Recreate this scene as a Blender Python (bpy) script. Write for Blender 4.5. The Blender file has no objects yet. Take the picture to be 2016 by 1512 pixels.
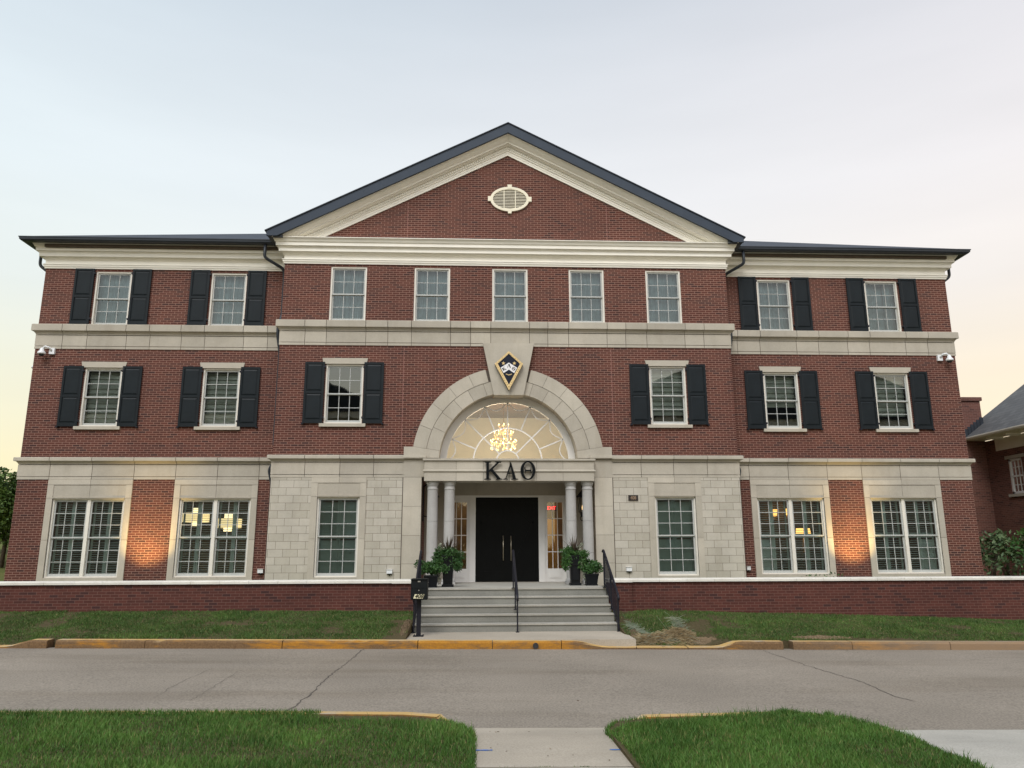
import bpy, bmesh, math, random
import numpy as np
from mathutils import Vector, Matrix
R = math.radians
rng = np.random.default_rng(7)
random.seed(7)
S = bpy.context.scene
C = S.collection

# ------------------------------------------------------------------ camera
cam_d = bpy.data.cameras.new('camera')
cam = bpy.data.objects.new('camera', cam_d); C.objects.link(cam)
yaw, pitch, roll = 0.04493, 0.21692, -0.00373
f = Vector((math.sin(yaw)*math.cos(pitch), math.cos(yaw)*math.cos(pitch), math.sin(pitch)))
r = Vector((math.cos(yaw), -math.sin(yaw), 0)); u = r.cross(f)
r2 = r*math.cos(roll)+u*math.sin(roll); u2 = u*math.cos(roll)-r*math.sin(roll)
M = Matrix((r2, u2, -f)).transposed().to_4x4(); M.translation = Vector((-0.8441, -21.2086, 1.9))
cam.matrix_world = M
cam_d.sensor_width = 36.0; cam_d.lens = 1501.258/2016*36.0
cam_d.clip_start = 0.1; cam_d.clip_end = 3000
S.camera = cam

# ------------------------------------------------------------------ world + sun
SUN_EL, SUN_AZ = R(50), R(196)       # azimuth measured clockwise from +Y: behind the photographer
W = bpy.data.worlds.new('World'); S.world = W; W.use_nodes = True
nt = W.node_tree; nt.nodes.clear()
def wn(t, **k):
    n = nt.nodes.new(t)
    for a, b in k.items(): setattr(n, a, b)
    return n
sky = wn('ShaderNodeTexSky', sky_type='NISHITA'); sky.sun_disc = False
sky.sun_elevation = SUN_EL; sky.sun_rotation = SUN_AZ; sky.air_density = 1.0; sky.dust_density = 2.0
bg1 = wn('ShaderNodeBackground'); bg1.inputs[1].default_value = 0.05
nt.links.new(sky.outputs[0], bg1.inputs[0])
tc = wn('ShaderNodeTexCoord'); sep = wn('ShaderNodeSeparateXYZ'); nt.links.new(tc.outputs['Generated'], sep.inputs[0])
ramp = wn('ShaderNodeValToRGB'); cr = ramp.color_ramp
TW = [(0.0, (1.0, 0.72, 0.34)), (0.10, (1.0, 0.76, 0.40)), (0.20, (0.94, 0.79, 0.53)), (0.30, (0.895, 0.825, 0.71)), (0.42, (0.87, 0.84, 0.80)),
      (0.55, (0.79, 0.785, 0.785)), (0.65, (0.62, 0.645, 0.675)), (0.8, (0.44, 0.50, 0.56)), (1.0, (0.40, 0.45, 0.50))]
cr.elements[0].position, cr.elements[0].color = TW[0][0], (*TW[0][1], 1)
cr.elements[1].position, cr.elements[1].color = TW[-1][0], (*TW[-1][1], 1)
for p_, c_ in TW[1:-1]:
    e = cr.elements.new(p_); e.color = (*c_, 1)
nt.links.new(sep.outputs['Z'], ramp.inputs[0])
# the western half of the sky (behind the photographer) is the brighter, warmer half
mr = wn('ShaderNodeMapRange'); mr.inputs['From Min'].default_value = 0.2; mr.inputs['From Max'].default_value = -0.6
mr.inputs['To Min'].default_value = 0; mr.inputs['To Max'].default_value = 1
nt.links.new(sep.outputs['Y'], mr.inputs['Value'])
mx = wn('ShaderNodeMix', data_type='RGBA', blend_type='MULTIPLY'); mx.inputs['B'].default_value = (1.42, 1.47, 1.60, 1)
nt.links.new(mr.outputs[0], mx.inputs['Factor']); nt.links.new(ramp.outputs[0], mx.inputs['A'])
# the left side is a little bluer, the right a little warmer
mr2 = wn('ShaderNodeMapRange'); mr2.inputs['From Min'].default_value = -0.6; mr2.inputs['From Max'].default_value = 0.6
nt.links.new(sep.outputs['X'], mr2.inputs['Value'])
tint = wn('ShaderNodeMix', data_type='RGBA'); tint.inputs['A'].default_value = (0.91, 1.02, 1.04, 1); tint.inputs['B'].default_value = (1.035, 0.99, 0.965, 1)
nt.links.new(mr2.outputs[0], tint.inputs['Factor'])
mx2 = wn('ShaderNodeMix', data_type='RGBA', blend_type='MULTIPLY'); mx2.inputs['Factor'].default_value = 1
nt.links.new(mx.outputs['Result'], mx2.inputs['A']); nt.links.new(tint.outputs['Result'], mx2.inputs['B'])
bg2 = wn('ShaderNodeBackground'); bg2.inputs[1].default_value = 0.92
cmap = wn('ShaderNodeMapping'); cmap.inputs['Scale'].default_value = (1.2, 1.2, 7); nt.links.new(tc.outputs['Generated'], cmap.inputs[0])
cn = wn('ShaderNodeTexNoise'); cn.inputs['Scale'].default_value = 1.6; cn.inputs['Detail'].default_value = 6; nt.links.new(cmap.outputs[0], cn.inputs[0])
cmr = wn('ShaderNodeMapRange'); cmr.inputs['From Min'].default_value = 0.3; cmr.inputs['From Max'].default_value = 0.75; cmr.inputs['To Min'].default_value = 0.965; cmr.inputs['To Max'].default_value = 1.05
nt.links.new(cn.outputs[0], cmr.inputs['Value']); vsc = wn('ShaderNodeVectorMath', operation='SCALE'); nt.links.new(mx2.outputs['Result'], vsc.inputs[0]); nt.links.new(cmr.outputs[0], vsc.inputs['Scale'])
nt.links.new(vsc.outputs[0], bg2.inputs[0])
add = wn('ShaderNodeAddShader'); wo = wn('ShaderNodeOutputWorld')
nt.links.new(bg1.outputs[0], add.inputs[0]); nt.links.new(bg2.outputs[0], add.inputs[1]); nt.links.new(add.outputs[0], wo.inputs[0])

sd = bpy.data.lights.new('sun', 'SUN'); sd.energy = 2.0; sd.angle = R(28); sd.color = (1, 0.97, 0.93)
sun = bpy.data.objects.new('sun', sd); C.objects.link(sun)
sdir = Vector((math.sin(SUN_AZ)*math.cos(SUN_EL), math.cos(SUN_AZ)*math.cos(SUN_EL), math.sin(SUN_EL)))
sun.rotation_euler = sdir.to_track_quat('Z', 'Y').to_euler(); sun.location = sdir*60

vs = S.view_settings; vs.view_transform = 'Standard'; vs.look = 'None'; vs.gamma = 1; vs.exposure = 0; vs.use_curve_mapping = False
S.render.engine = 'CYCLES'
try:
    S.cycles.use_denoising = True; S.cycles.denoiser = 'OPENIMAGEDENOISE'
except Exception: pass
S.cycles.max_bounces = 8; S.cycles.transparent_max_bounces = 16; S.cycles.sample_clamp_indirect = 4
S.cycles.caustics_reflective = False; S.cycles.caustics_refractive = False

# ------------------------------------------------------------------ materials
def mat(name):
    m = bpy.data.materials.new(name); m.use_nodes = True
    t = m.node_tree; b = t.nodes['Principled BSDF']
    return m, t, b
def N(t, ty, **k):
    n = t.nodes.new(ty)
    for a, b in k.items():
        if a in n.inputs: n.inputs[a].default_value = b
        else: setattr(n, a, b)
    return n
def noise(t, scale, detail=4, coord='Object', rough=0.6, stretch=None):
    tc = t.nodes.new('ShaderNodeTexCoord'); n = N(t, 'ShaderNodeTexNoise'); n.inputs['Scale'].default_value = scale
    n.inputs['Detail'].default_value = detail; n.inputs['Roughness'].default_value = rough
    if stretch:
        mp = N(t, 'ShaderNodeMapping'); mp.inputs['Scale'].default_value = stretch
        t.links.new(tc.outputs[coord], mp.inputs[0]); t.links.new(mp.outputs[0], n.inputs[0])
    else: t.links.new(tc.outputs[coord], n.inputs[0])
    return n
def mixc(t, fac, a, b, blend='MIX'):
    m = N(t, 'ShaderNodeMix', data_type='RGBA', blend_type=blend)
    for s, v in (('Factor', fac), ('A', a), ('B', b)):
        if hasattr(v, 'outputs'): t.links.new(v.outputs[2] if v.bl_idname == 'ShaderNodeMix' else v.outputs[0], m.inputs[s])
        elif hasattr(v, 'is_linked'): t.links.new(v, m.inputs[s])
        elif isinstance(v, (tuple, list)): m.inputs[s].default_value = (*v[:3], 1)
        else: m.inputs[s].default_value = v
    return m
def rng_node(t, src, a, b, c=0.0, d=1.0):
    m = N(t, 'ShaderNodeMapRange'); m.inputs['From Min'].default_value = a; m.inputs['From Max'].default_value = b
    m.inputs['To Min'].default_value = c; m.inputs['To Max'].default_value = d
    t.links.new(src if hasattr(src, 'is_linked') else src.outputs[0], m.inputs['Value']); return m
def bump(t, b, src, strength=0.3, dist=0.01):
    n = N(t, 'ShaderNodeBump'); n.inputs['Strength'].default_value = strength; n.inputs['Distance'].default_value = dist
    t.links.new(src if hasattr(src, 'is_linked') else src.outputs[0], n.inputs['Height']); t.links.new(n.outputs[0], b.inputs['Normal'])
def out(m): return m.outputs[2]
def plain(name, col, rough=0.6, var=0.12, scale=3.0, metal=0.0, spec=0.5, bstr=0.0):
    m, t, b = mat(name)
    n = noise(t, scale); k = mixc(t, rng_node(t, n, 0.3, 0.7), tuple(c*(1-var) for c in col), tuple(min(1, c*(1+var)) for c in col))
    t.links.new(out(k), b.inputs['Base Color']); b.inputs['Roughness'].default_value = rough; b.inputs['Metallic'].default_value = metal
    b.inputs['Specular IOR Level'].default_value = spec
    if bstr: bump(t, b, noise(t, scale*12), bstr, 0.004)
    return m
def emit(name, col, s):
    m, t, b = mat(name); b.inputs['Base Color'].default_value = (*col, 1)
    b.inputs['Emission Color'].default_value = (*col, 1); b.inputs['Emission Strength'].default_value = s; return m
def brick(name, c1, c2, mort, bw=0.1975, rh=0.0645, ms=0.013, dark=0.35, blotch=0.0, z_off=0.0):
    m, t, b = mat(name)
    uv = N(t, 'ShaderNodeUVMap'); uv.uv_map = 'UVMap'
    mp = N(t, 'ShaderNodeMapping'); mp.inputs['Location'].default_value = (0, z_off, 0); t.links.new(uv.outputs[0], mp.inputs[0])
    br = N(t, 'ShaderNodeTexBrick'); br.inputs['Scale'].default_value = 1; br.inputs['Brick Width'].default_value = bw; br.inputs['Row Height'].default_value = rh
    br.inputs['Mortar Size'].default_value = ms*0.5; br.inputs['Mortar Smooth'].default_value = 0.1; br.inputs['Bias'].default_value = -0.1
    br.inputs['Color1'].default_value = (*c1, 1); br.inputs['Color2'].default_value = (*c2, 1); br.inputs['Mortar'].default_value = (*mort, 1)
    t.links.new(mp.outputs[0], br.inputs[0])
    # individual darker bricks: second brick pattern, same grid, thresholded tint
    b2 = N(t, 'ShaderNodeTexBrick'); b2.inputs['Scale'].default_value = 1; b2.inputs['Brick Width'].default_value = bw; b2.inputs['Row Height'].default_value = rh
    b2.inputs['Mortar Size'].default_value = ms*0.5; b2.inputs['Color1'].default_value = (0, 0, 0, 1); b2.inputs['Color2'].default_value = (1, 1, 1, 1); b2.inputs['Mortar'].default_value = (0, 0, 0, 1)
    t.links.new(mp.outputs[0], b2.inputs[0])
    th = rng_node(t, b2, 0.86, 0.93, 0, dark)
    k = mixc(t, th, br.outputs[0], (0.035, 0.022, 0.024))
    n = noise(t, 0.55, 5); k2 = mixc(t, rng_node(t, n, 0.38, 0.66, 0, 0.5), out(k), (0.66, 0.64, 0.68), 'MULTIPLY')
    st = noise(t, 1.0, 4, stretch=(2.6, 2.6, 0.22)); k2 = mixc(t, rng_node(t, st, 0.55, 0.78, 0, 0.4), out(k2), (0.62, 0.60, 0.60), 'MULTIPLY')
    lt = noise(t, 0.9, 3, stretch=(0.5, 0.5, 1.4)); k2 = mixc(t, rng_node(t, lt, 0.55, 0.75, 0, 0.30), out(k2), (1.5, 1.45, 1.4), 'MULTIPLY')
    n2 = noise(t, 40, 3); k3 = mixc(t, rng_node(t, n2, 0.3, 0.75, 0, 0.35), out(k2), (0.7, 0.7, 0.7), 'MULTIPLY')
    t.links.new(out(k3), b.inputs['Base Color']); b.inputs['Roughness'].default_value = 0.85; b.inputs['Specular IOR Level'].default_value = 0.3
    bump(t, b, br.outputs[1], -0.5, 0.006)
    return m
def stone(name, col, bricked=None, var=0.10, mort=(0.13, 0.11, 0.09)):
    m, t, b = mat(name)
    n = noise(t, 1.3, 6); n2 = noise(t, 25, 4)
    k = mixc(t, rng_node(t, n, 0.3, 0.7), tuple(c*0.88 for c in col), tuple(c*1.08 for c in col))
    k = mixc(t, rng_node(t, n2, 0.35, 0.7, 0, 0.25), out(k), (0.72, 0.7, 0.66), 'MULTIPLY')
    st = noise(t, 1.0, 5, stretch=(3.2, 3.2, 0.35)); k = mixc(t, rng_node(t, st, 0.52, 0.78, 0, 0.4), out(k), (0.74, 0.71, 0.66), 'MULTIPLY')
    if bricked:
        uv = N(t, 'ShaderNodeUVMap'); uv.uv_map = 'UVMap'
        mp = N(t, 'ShaderNodeMapping'); mp.inputs['Location'].default_value = (bricked[2], bricked[3], 0); t.links.new(uv.outputs[0], mp.inputs[0])
        br = N(t, 'ShaderNodeTexBrick'); br.inputs['Scale'].default_value = 1; br.inputs['Brick Width'].default_value = bricked[0]; br.inputs['Row Height'].default_value = bricked[1]
        br.inputs['Mortar Size'].default_value = 0.0042; br.inputs['Mortar Smooth'].default_value = 0.1
        br.inputs['Color1'].default_value = (0.89, 0.885, 0.86, 1); br.inputs['Color2'].default_value = (1.07, 1.07, 1.07, 1); br.inputs['Mortar'].default_value = (0.28, 0.25, 0.22, 1)
        t.links.new(mp.outputs[0], br.inputs[0]); k = mixc(t, 1.0, out(k), br.outputs[0], 'MULTIPLY')
        bump(t, b, br.outputs[1], -0.5, 0.006)
    else:
        g = N(t, 'ShaderNodeNewGeometry'); rr = rng_node(t, g.outputs['Random Per Island'], 0, 1, 1-var, 1+var)
        cmb = N(t, 'ShaderNodeCombineColor'); [t.links.new(rr.outputs[0], cmb.inputs[i]) for i in range(3)]
        k = mixc(t, 1.0, out(k), cmb.outputs[0], 'MULTIPLY'); bump(t, b, n2, 0.12, 0.004)
    t.links.new(out(k), b.inputs['Base Color']); b.inputs['Roughness'].default_value = 0.85; b.inputs['Specular IOR Level'].default_value = 0.3
    return m
def glass(name, refl=0.22, tintc=(0.75, 0.82, 0.8)):
    m = bpy.data.materials.new(name); m.use_nodes = True; t = m.node_tree; t.nodes.clear()
    o = N(t, 'ShaderNodeOutputMaterial'); tr = N(t, 'ShaderNodeBsdfTransparent'); tr.inputs[0].default_value = (*tintc, 1)
    gl = N(t, 'ShaderNodeBsdfGlossy'); gl.inputs['Roughness'].default_value = 0.02; gl.inputs[0].default_value = (0.92, 0.96, 0.95, 1)
    n = noise(t, 1.6, 2); bp = N(t, 'ShaderNodeBump'); bp.inputs['Strength'].default_value = 0.04; bp.inputs['Distance'].default_value = 0.02
    t.links.new(n.outputs[0], bp.inputs['Height']); t.links.new(bp.outputs[0], gl.inputs['Normal'])
    fr = N(t, 'ShaderNodeFresnel'); fr.inputs[0].default_value = 1.5; mrn = rng_node(t, fr, 0.04, 1, refl, 1)
    mxs = N(t, 'ShaderNodeMixShader'); t.links.new(mrn.outputs[0], mxs.inputs[0]); t.links.new(tr.outputs[0], mxs.inputs[1]); t.links.new(gl.outputs[0], mxs.inputs[2])
    t.links.new(mxs.outputs[0], o.inputs[0]); return m
def leafmat(name, c1, c2, rough=0.55):
    m, t, b = mat(name)
    g = N(t, 'ShaderNodeNewGeometry'); n = noise(t, 1.2, 3)
    a = mixc(t, g.outputs['Random Per Island'], c1, c2); k = mixc(t, rng_node(t, n, 0.35, 0.65, 0, 0.6), out(a), tuple(c*0.55 for c in c1))
    t.links.new(out(k), b.inputs['Base Color']); b.inputs['Roughness'].default_value = rough
    b.inputs['Specular IOR Level'].default_value = 0.35
    b.inputs['Transmission Weight'].default_value = 0.0
    return m

BRICK = brick('brick_red', (0.118, 0.037, 0.025), (0.068, 0.025, 0.019), (0.315, 0.185, 0.142))
BRICK_LOW = brick('brick_garden_wall', (0.110, 0.035, 0.025), (0.070, 0.024, 0.018), (0.19, 0.105, 0.085), dark=0.42, ms=0.008)
BRICK_OLD = brick('brick_brown', (0.19, 0.080, 0.060), (0.12, 0.052, 0.042), (0.26, 0.17, 0.135), ms=0.009)
STONE = stone('limestone', (0.455, 0.415, 0.345))
ASHLAR = stone('limestone_ashlar', (0.485, 0.45, 0.385), bricked=(0.398, 0.2055, 0.1, 0.06))
STONE_SM = stone('limestone_smooth', (0.46, 0.42, 0.35), var=0.03)
COPING = stone('coping_stone', (0.72, 0.69, 0.62), var=0.05)
GAP = plain('dark_mortar', (0.10, 0.08, 0.065), 0.95)
MORTAR = plain('joint_mortar', (0.27, 0.13, 0.11), 0.95)
COLSTONE = stone('column_stone', (0.42, 0.41, 0.395), var=0.02)
TRIM = plain('cream_trim', (0.86, 0.825, 0.735), 0.55, 0.04, 2.0)
VENT = plain('vent_cream', (0.80, 0.74, 0.58), 0.55, 0.04)
FRAME = plain('window_frame', (0.44, 0.45, 0.43), 0.45, 0.05, 4)
CASING = plain('window_casing', (0.74, 0.70, 0.62), 0.5, 0.05, 4)
WHITE = plain('white_paint', (0.74, 0.72, 0.69), 0.45, 0.04)
SHUT = plain('shutter_black', (0.008, 0.012, 0.015), 0.5, 0.25, 2.0, spec=0.2)
DARKMETAL = plain('dark_metal', (0.030, 0.036, 0.046), 0.42, 0.15, 2, spec=0.35)
FASCIA = plain('slate_fascia', (0.050, 0.063, 0.085), 0.7, 0.10, 1.2, spec=0.2)
IRON = plain('black_iron', (0.012, 0.012, 0.018), 0.45, 0.25, 8, spec=0.25)
DOOR = plain('black_door', (0.0035, 0.004, 0.004), 0.42, 0.2, spec=0.1)
BRASS = plain('satin_brass', (0.45, 0.40, 0.30), 0.35, 0.1, 5, metal=0.8)
GLASS_UP = glass('glass_sky', 0.08, (.80, .90, .92)); GLASS_MID = glass('glass_mid', 0.14, (.80, .86, .83)); GLASS_LOW = glass('glass_low', 0.11, (.84, .91, .88)); GLASS_FAN = glass('glass_fan', 0.13, (0.9, 0.9, 0.88))
CURTAIN = plain('pale_curtain', (0.34, 0.405, 0.405), 0.8, 0.25, 4)
BLIND = plain('blind_grey', (0.60, 0.62, 0.56), 0.7, 0.15, 5)
LOUVER = plain('louver_paint', (0.56, 0.66, 0.61), 0.6, 0.06, 5)
LOUVER_C = plain('louver_paint_green', (0.22, 0.31, 0.27), 0.6, 0.08, 5)
INTER = plain('interior_paint', (0.16, 0.125, 0.09), 0.9, 0.1)
INTERDK = plain('interior_dark', (0.10, 0.075, 0.055), 0.9, 0.2)
CREAMWALL = plain('foyer_cream', (0.80, 0.75, 0.64), 0.9, 0.05)
BROWNCEIL = plain('foyer_wood', (0.15, 0.075, 0.03), 0.6, 0.3, 3)
PLASTICW = plain('white_plastic', (0.75, 0.76, 0.77), 0.35, 0.03)
PLASTICD = plain('dark_plastic', (0.03, 0.03, 0.033), 0.4, 0.1)
GOLD = plain('gold_trim', (0.66, 0.49, 0.24), 0.4, 0.25, 30, metal=0.35)
ENAMEL = plain('navy_enamel', (0.006, 0.010, 0.024), 0.4, 0.2, 20, spec=0.2)
ENAMELW = plain('white_enamel', (0.78, 0.76, 0.76), 0.4, 0.03)
LETTER = plain('letter_black', (0.003, 0.004, 0.005), 0.5, 0.2, spec=0.12)
POT = plain('pot_black', (0.005, 0.006, 0.008), 0.4, 0.25, 5, spec=0.25)
ROOF = None
def roofmat(name, c1, c2):
    m, t, b = mat(name)
    uv = N(t, 'ShaderNodeUVMap'); uv.uv_map = 'UVMap'
    br = N(t, 'ShaderNodeTexBrick'); br.inputs['Scale'].default_value = 1; br.inputs['Brick Width'].default_value = 0.3; br.inputs['Row Height'].default_value = 0.14
    br.inputs['Mortar Size'].default_value = 0.006; br.inputs['Color1'].default_value = (*c1, 1); br.inputs['Color2'].default_value = (*c2, 1); br.inputs['Mortar'].default_value = tuple(c*0.4 for c in c1)+(1,)
    t.links.new(uv.outputs[0], br.inputs[0]); n = noise(t, 1.2, 5); k = mixc(t, rng_node(t, n, 0.3, 0.7, 0, 0.5), br.outputs[0], (0.6, 0.62, 0.7), 'MULTIPLY')
    t.links.new(out(k), b.inputs['Base Color']); b.inputs['Roughness'].default_value = 0.8; bump(t, b, br.outputs[0], 0.4, 0.01); return m
ROOF = roofmat('slate_shingle', (0.050, 0.060, 0.078), (0.032, 0.040, 0.054))
ROOF2 = roofmat('grey_shingle', (0.12, 0.12, 0.118), (0.085, 0.085, 0.085))

def concrete(name, col, scale=1.0, stain=0.35, coarse=60, grain=0.35):
    m, t, b = mat(name)
    a = noise(t, 0.7*scale, 6); s = noise(t, coarse, 3); st = noise(t, 1.1*scale, 5, stretch=(0.25, 1.6, 1))
    k = mixc(t, rng_node(t, a, 0.3, 0.7), tuple(c*0.84 for c in col), tuple(c*1.12 for c in col))
    k = mixc(t, rng_node(t, st, 0.5, 0.75, 0, stain), out(k), (0.72, 0.69, 0.64), 'MULTIPLY')
    k = mixc(t, rng_node(t, s, 0.38, 0.66, 0, grain), out(k), (0.45, 0.44, 0.43), 'MULTIPLY')
    t.links.new(out(k), b.inputs['Base Color']); b.inputs['Roughness'].default_value = 0.9; b.inputs['Specular IOR Level'].default_value = 0.25
    bump(t, b, s, 0.25, 0.004); return m
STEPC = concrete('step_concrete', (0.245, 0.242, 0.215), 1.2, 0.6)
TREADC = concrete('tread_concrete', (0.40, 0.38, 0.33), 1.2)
PATHC = concrete('path_concrete', (0.44, 0.385, 0.31), 0.8, 0.25)
DRIVEC = concrete('drive_concrete', (0.47, 0.445, 0.39), 0.8, 0.4)
ROADM = concrete('road_worn', (0.305, 0.264, 0.215), 0.45, 0.9, 38, 0.7)
CRACK = plain('crack_dark', (0.095, 0.08, 0.065), 1.0, 0.3, 9)
def kerbmat():
    m, t, b = mat('kerb_yellow')
    n = noise(t, 3.6, 10, rough=0.78, stretch=(0.5, 1, 2.2)); n2 = noise(t, 30, 4); n3 = noise(t, 0.45, 2)
    paint = mixc(t, rng_node(t, n2, 0.3, 0.7), (0.43, 0.195, 0.014), (0.31, 0.13, 0.012))
    worn = mixc(t, rng_node(t, n2, 0.3, 0.7), (0.10, 0.055, 0.022), (0.20, 0.115, 0.05))
    ad = N(t, 'ShaderNodeMath', operation='ADD'); t.links.new(n.outputs[0], ad.inputs[0]); t.links.new(n3.outputs[0], ad.inputs[1])
    k = mixc(t, rng_node(t, ad, 0.90, 1.06), out(paint), out(worn))
    g = N(t, 'ShaderNodeNewGeometry'); sp = N(t, 'ShaderNodeSeparateXYZ'); t.links.new(g.outputs['Normal'], sp.inputs[0])
    top = mixc(t, rng_node(t, n, 0.5, 0.64), (0.50, 0.32, 0.11), (0.38, 0.33, 0.26))
    k = mixc(t, rng_node(t, sp.outputs['Z'], 0.6, 0.8), out(k), out(top))
    # paint fades out towards the east end of the kerb
    sp2 = N(t, 'ShaderNodeSeparateXYZ'); t.links.new(g.outputs['Position'], sp2.inputs[0])
    k = mixc(t, rng_node(t, sp2.outputs['X'], 5.0, 8.5, 0, 0.8), out(k), (0.22, 0.165, 0.115))
    t.links.new(out(k), b.inputs['Base Color']); b.inputs['Roughness'].default_value = 0.85; bump(t, b, n2, 0.4, 0.006); return m
KERB = kerbmat()
def soilmat(name, c1, c2, c3):
    m, t, b = mat(name); a = noise(t, 1.4, 6); s = noise(t, 30, 5)
    k = mixc(t, rng_node(t, a, 0.35, 0.68), c1, c2); k = mixc(t, rng_node(t, s, 0.45, 0.7), out(k), c3)
    t.links.new(out(k), b.inputs['Base Color']); b.inputs['Roughness'].default_value = 1.0; b.inputs['Specular IOR Level'].default_value = 0.1; return m
SOIL = soilmat('lawn_soil', (0.060, 0.052, 0.024), (0.085, 0.065, 0.034), (0.11, 0.085, 0.05))
DRYSOIL = soilmat('dry_soil', (0.16, 0.11, 0.065), (0.09, 0.065, 0.038), (0.24, 0.18, 0.115))
YARDM = soilmat('yard_turf', (0.10, 0.12, 0.03), (0.15, 0.14, 0.05), (0.08, 0.10, 0.03))
GROUNDM = soilmat('ground_turf', (0.06, 0.08, 0.03), (0.08, 0.09, 0.035), (0.06, 0.06, 0.03))
STRAW = leafmat('straw', (0.22, 0.15, 0.07), (0.55, 0.45, 0.27), 0.8)
NET = leafmat('netting', (0.22, 0.30, 0.22), (0.46, 0.46, 0.36), 0.6)
BARK = plain('bark', (0.09, 0.065, 0.045), 0.9, 0.3, 8, bstr=0.4)

# ------------------------------------------------------------------ mesh helpers
class MB:
    def __init__(s): s.v = []; s.f = []; s.m = []; s.cur = 0; s.sm = []
    def add(s, vs, fs, smooth=False):
        o = len(s.v); s.v += [tuple(map(float, p)) for p in vs]
        for q in fs: s.f.append([i+o for i in q]); s.m.append(s.cur); s.sm.append(smooth)
        return s
    def box(s, x0, x1, y0, y1, z0, z1):
        if x1 < x0: x0, x1 = x1, x0
        if y1 < y0: y0, y1 = y1, y0
        if z1 < z0: z0, z1 = z1, z0
        return s.add([(x0,y0,z0),(x1,y0,z0),(x1,y1,z0),(x0,y1,z0),(x0,y0,z1),(x1,y0,z1),(x1,y1,z1),(x0,y1,z1)],
              [(0,3,2,1),(4,5,6,7),(0,1,5,4),(1,2,6,5),(2,3,7,6),(3,0,4,7)])
    def quad(s, a, b, c, d): return s.add([a, b, c, d], [(0, 1, 2, 3)])
    def prism(s, pts, y0, y1):          # polygon in XZ (counter-clockwise seen from -Y), extruded y0 (front) .. y1
        n = len(pts); vs = [(x, y0, z) for x, z in pts]+[(x, y1, z) for x, z in pts]
        return s.add(vs, [tuple(range(n)), tuple(range(2*n-1, n-1, -1))]+[(i, i+n, (i+1) % n+n, (i+1) % n) for i in range(n)])
    def prism_z(s, pts, z0, z1):        # polygon in XY (counter-clockwise from above)
        n = len(pts); vs = [(x, y, z0) for x, y in pts]+[(x, y, z1) for x, y in pts]
        return s.add(vs, [tuple(range(n-1, -1, -1)), tuple(range(n, 2*n))]+[(i, (i+1) % n, (i+1) % n+n, i+n) for i in range(n)])
    def tube(s, path, r, n=8, cap=True):
        P = [Vector(p) for p in path]; rs = r if isinstance(r, (list, tuple)) else [r]*len(P); vs = []; fs = []
        up = None
        for i, p in enumerate(P):
            d = (P[min(i+1, len(P)-1)]-P[max(i-1, 0)]).normalized()
            if up is None: up = d.orthogonal().normalized()
            up = (up-d*up.dot(d)).normalized(); w = d.cross(up)
            for k in range(n):
                a = 2*math.pi*k/n; vs.append(p+(up*math.cos(a)+w*math.sin(a))*rs[i])
        for i in range(len(P)-1):
            for k in range(n): fs.append((i*n+k, i*n+(k+1) % n, (i+1)*n+(k+1) % n, (i+1)*n+k))
        if cap: fs += [tuple(range(n-1, -1, -1)), tuple(range((len(P)-1)*n, len(P)*n))]
        return s.add(vs, fs, True)
    def lathe(s, prof, c=(0, 0, 0), n=20, ax='z'):
        vs = []; fs = []
        for rr, z in prof:
            for k in range(n):
                a = 2*math.pi*k/n
                vs.append((c[0]+rr*math.cos(a), c[1]+rr*math.sin(a), c[2]+z) if ax == 'z' else (c[0]+rr*math.cos(a), c[1]-z, c[2]+rr*math.sin(a)))
        for i in range(len(prof)-1):
            for k in range(n):
                fs.append((i*n+k, i*n+(k+1) % n, (i+1)*n+(k+1) % n, (i+1)*n+k))
        if n <= 8: fs += [tuple(range(n-1, -1, -1)), tuple(range((len(prof)-1)*n, len(prof)*n))]; return s.add(vs, fs, False)
        s.add(vs, fs, True)
        for j, q in ((0, -1), (len(prof)-1, 1)): s.add(vs[j*n:(j+1)*n], [tuple(range(n))[::q]])
        return s
    def sweep(s, path, prof, cap=True):
        # path: plan polyline (x, y), outside on the right-hand side of travel; prof: (outward offset, z) listed bottom to top
        n = len(path); offs = []
        for i, (x, y) in enumerate(path):
            def nrm(a, b):
                dx, dy = b[0]-a[0], b[1]-a[1]; l = math.hypot(dx, dy); return (dy/l, -dx/l)
            ns = []
            if i > 0: ns.append(nrm(path[i-1], path[i]))
            if i < n-1: ns.append(nrm(path[i], path[i+1]))
            if len(ns) == 1: o = ns[0]
            else:
                k = 1+ns[0][0]*ns[1][0]+ns[0][1]*ns[1][1]; o = ((ns[0][0]+ns[1][0])/k, (ns[0][1]+ns[1][1])/k)
            offs.append(o)
        m = len(prof); vs = []
        for (x, y), (ox, oy) in zip(path, offs):
            for p, z in prof: vs.append((x+ox*p, y+oy*p, z))
        fs = []
        for i in range(n-1):
            for j in range(m-1): fs.append((i*m+j, (i+1)*m+j, (i+1)*m+j+1, i*m+j+1))
        if cap: fs += [tuple(range(m-1, -1, -1)), tuple(range((n-1)*m, n*m))]
        return s.add(vs, fs)
    def build_split(s, name, mats, parent=None, loc=None):
        par = list(range(len(s.v)))
        def find(a):
            while par[a] != a: par[a] = par[par[a]]; a = par[a]
            return a
        for q in s.f:
            for a in q[1:]: par[find(a)] = find(q[0])
        groups = {}
        for i, q in enumerate(s.f): groups.setdefault(find(q[0]), []).append(i)
        res = []
        for ids in groups.values():
            m = MB(); mp = {}
            for i in ids:
                for a in s.f[i]:
                    if a not in mp: mp[a] = len(m.v); m.v.append(s.v[a])
                m.f.append([mp[a] for a in s.f[i]]); m.m.append(s.m[i]); m.sm.append(s.sm[i])
            res.append(m.build(name, mats, parent, loc))
        return res
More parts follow.
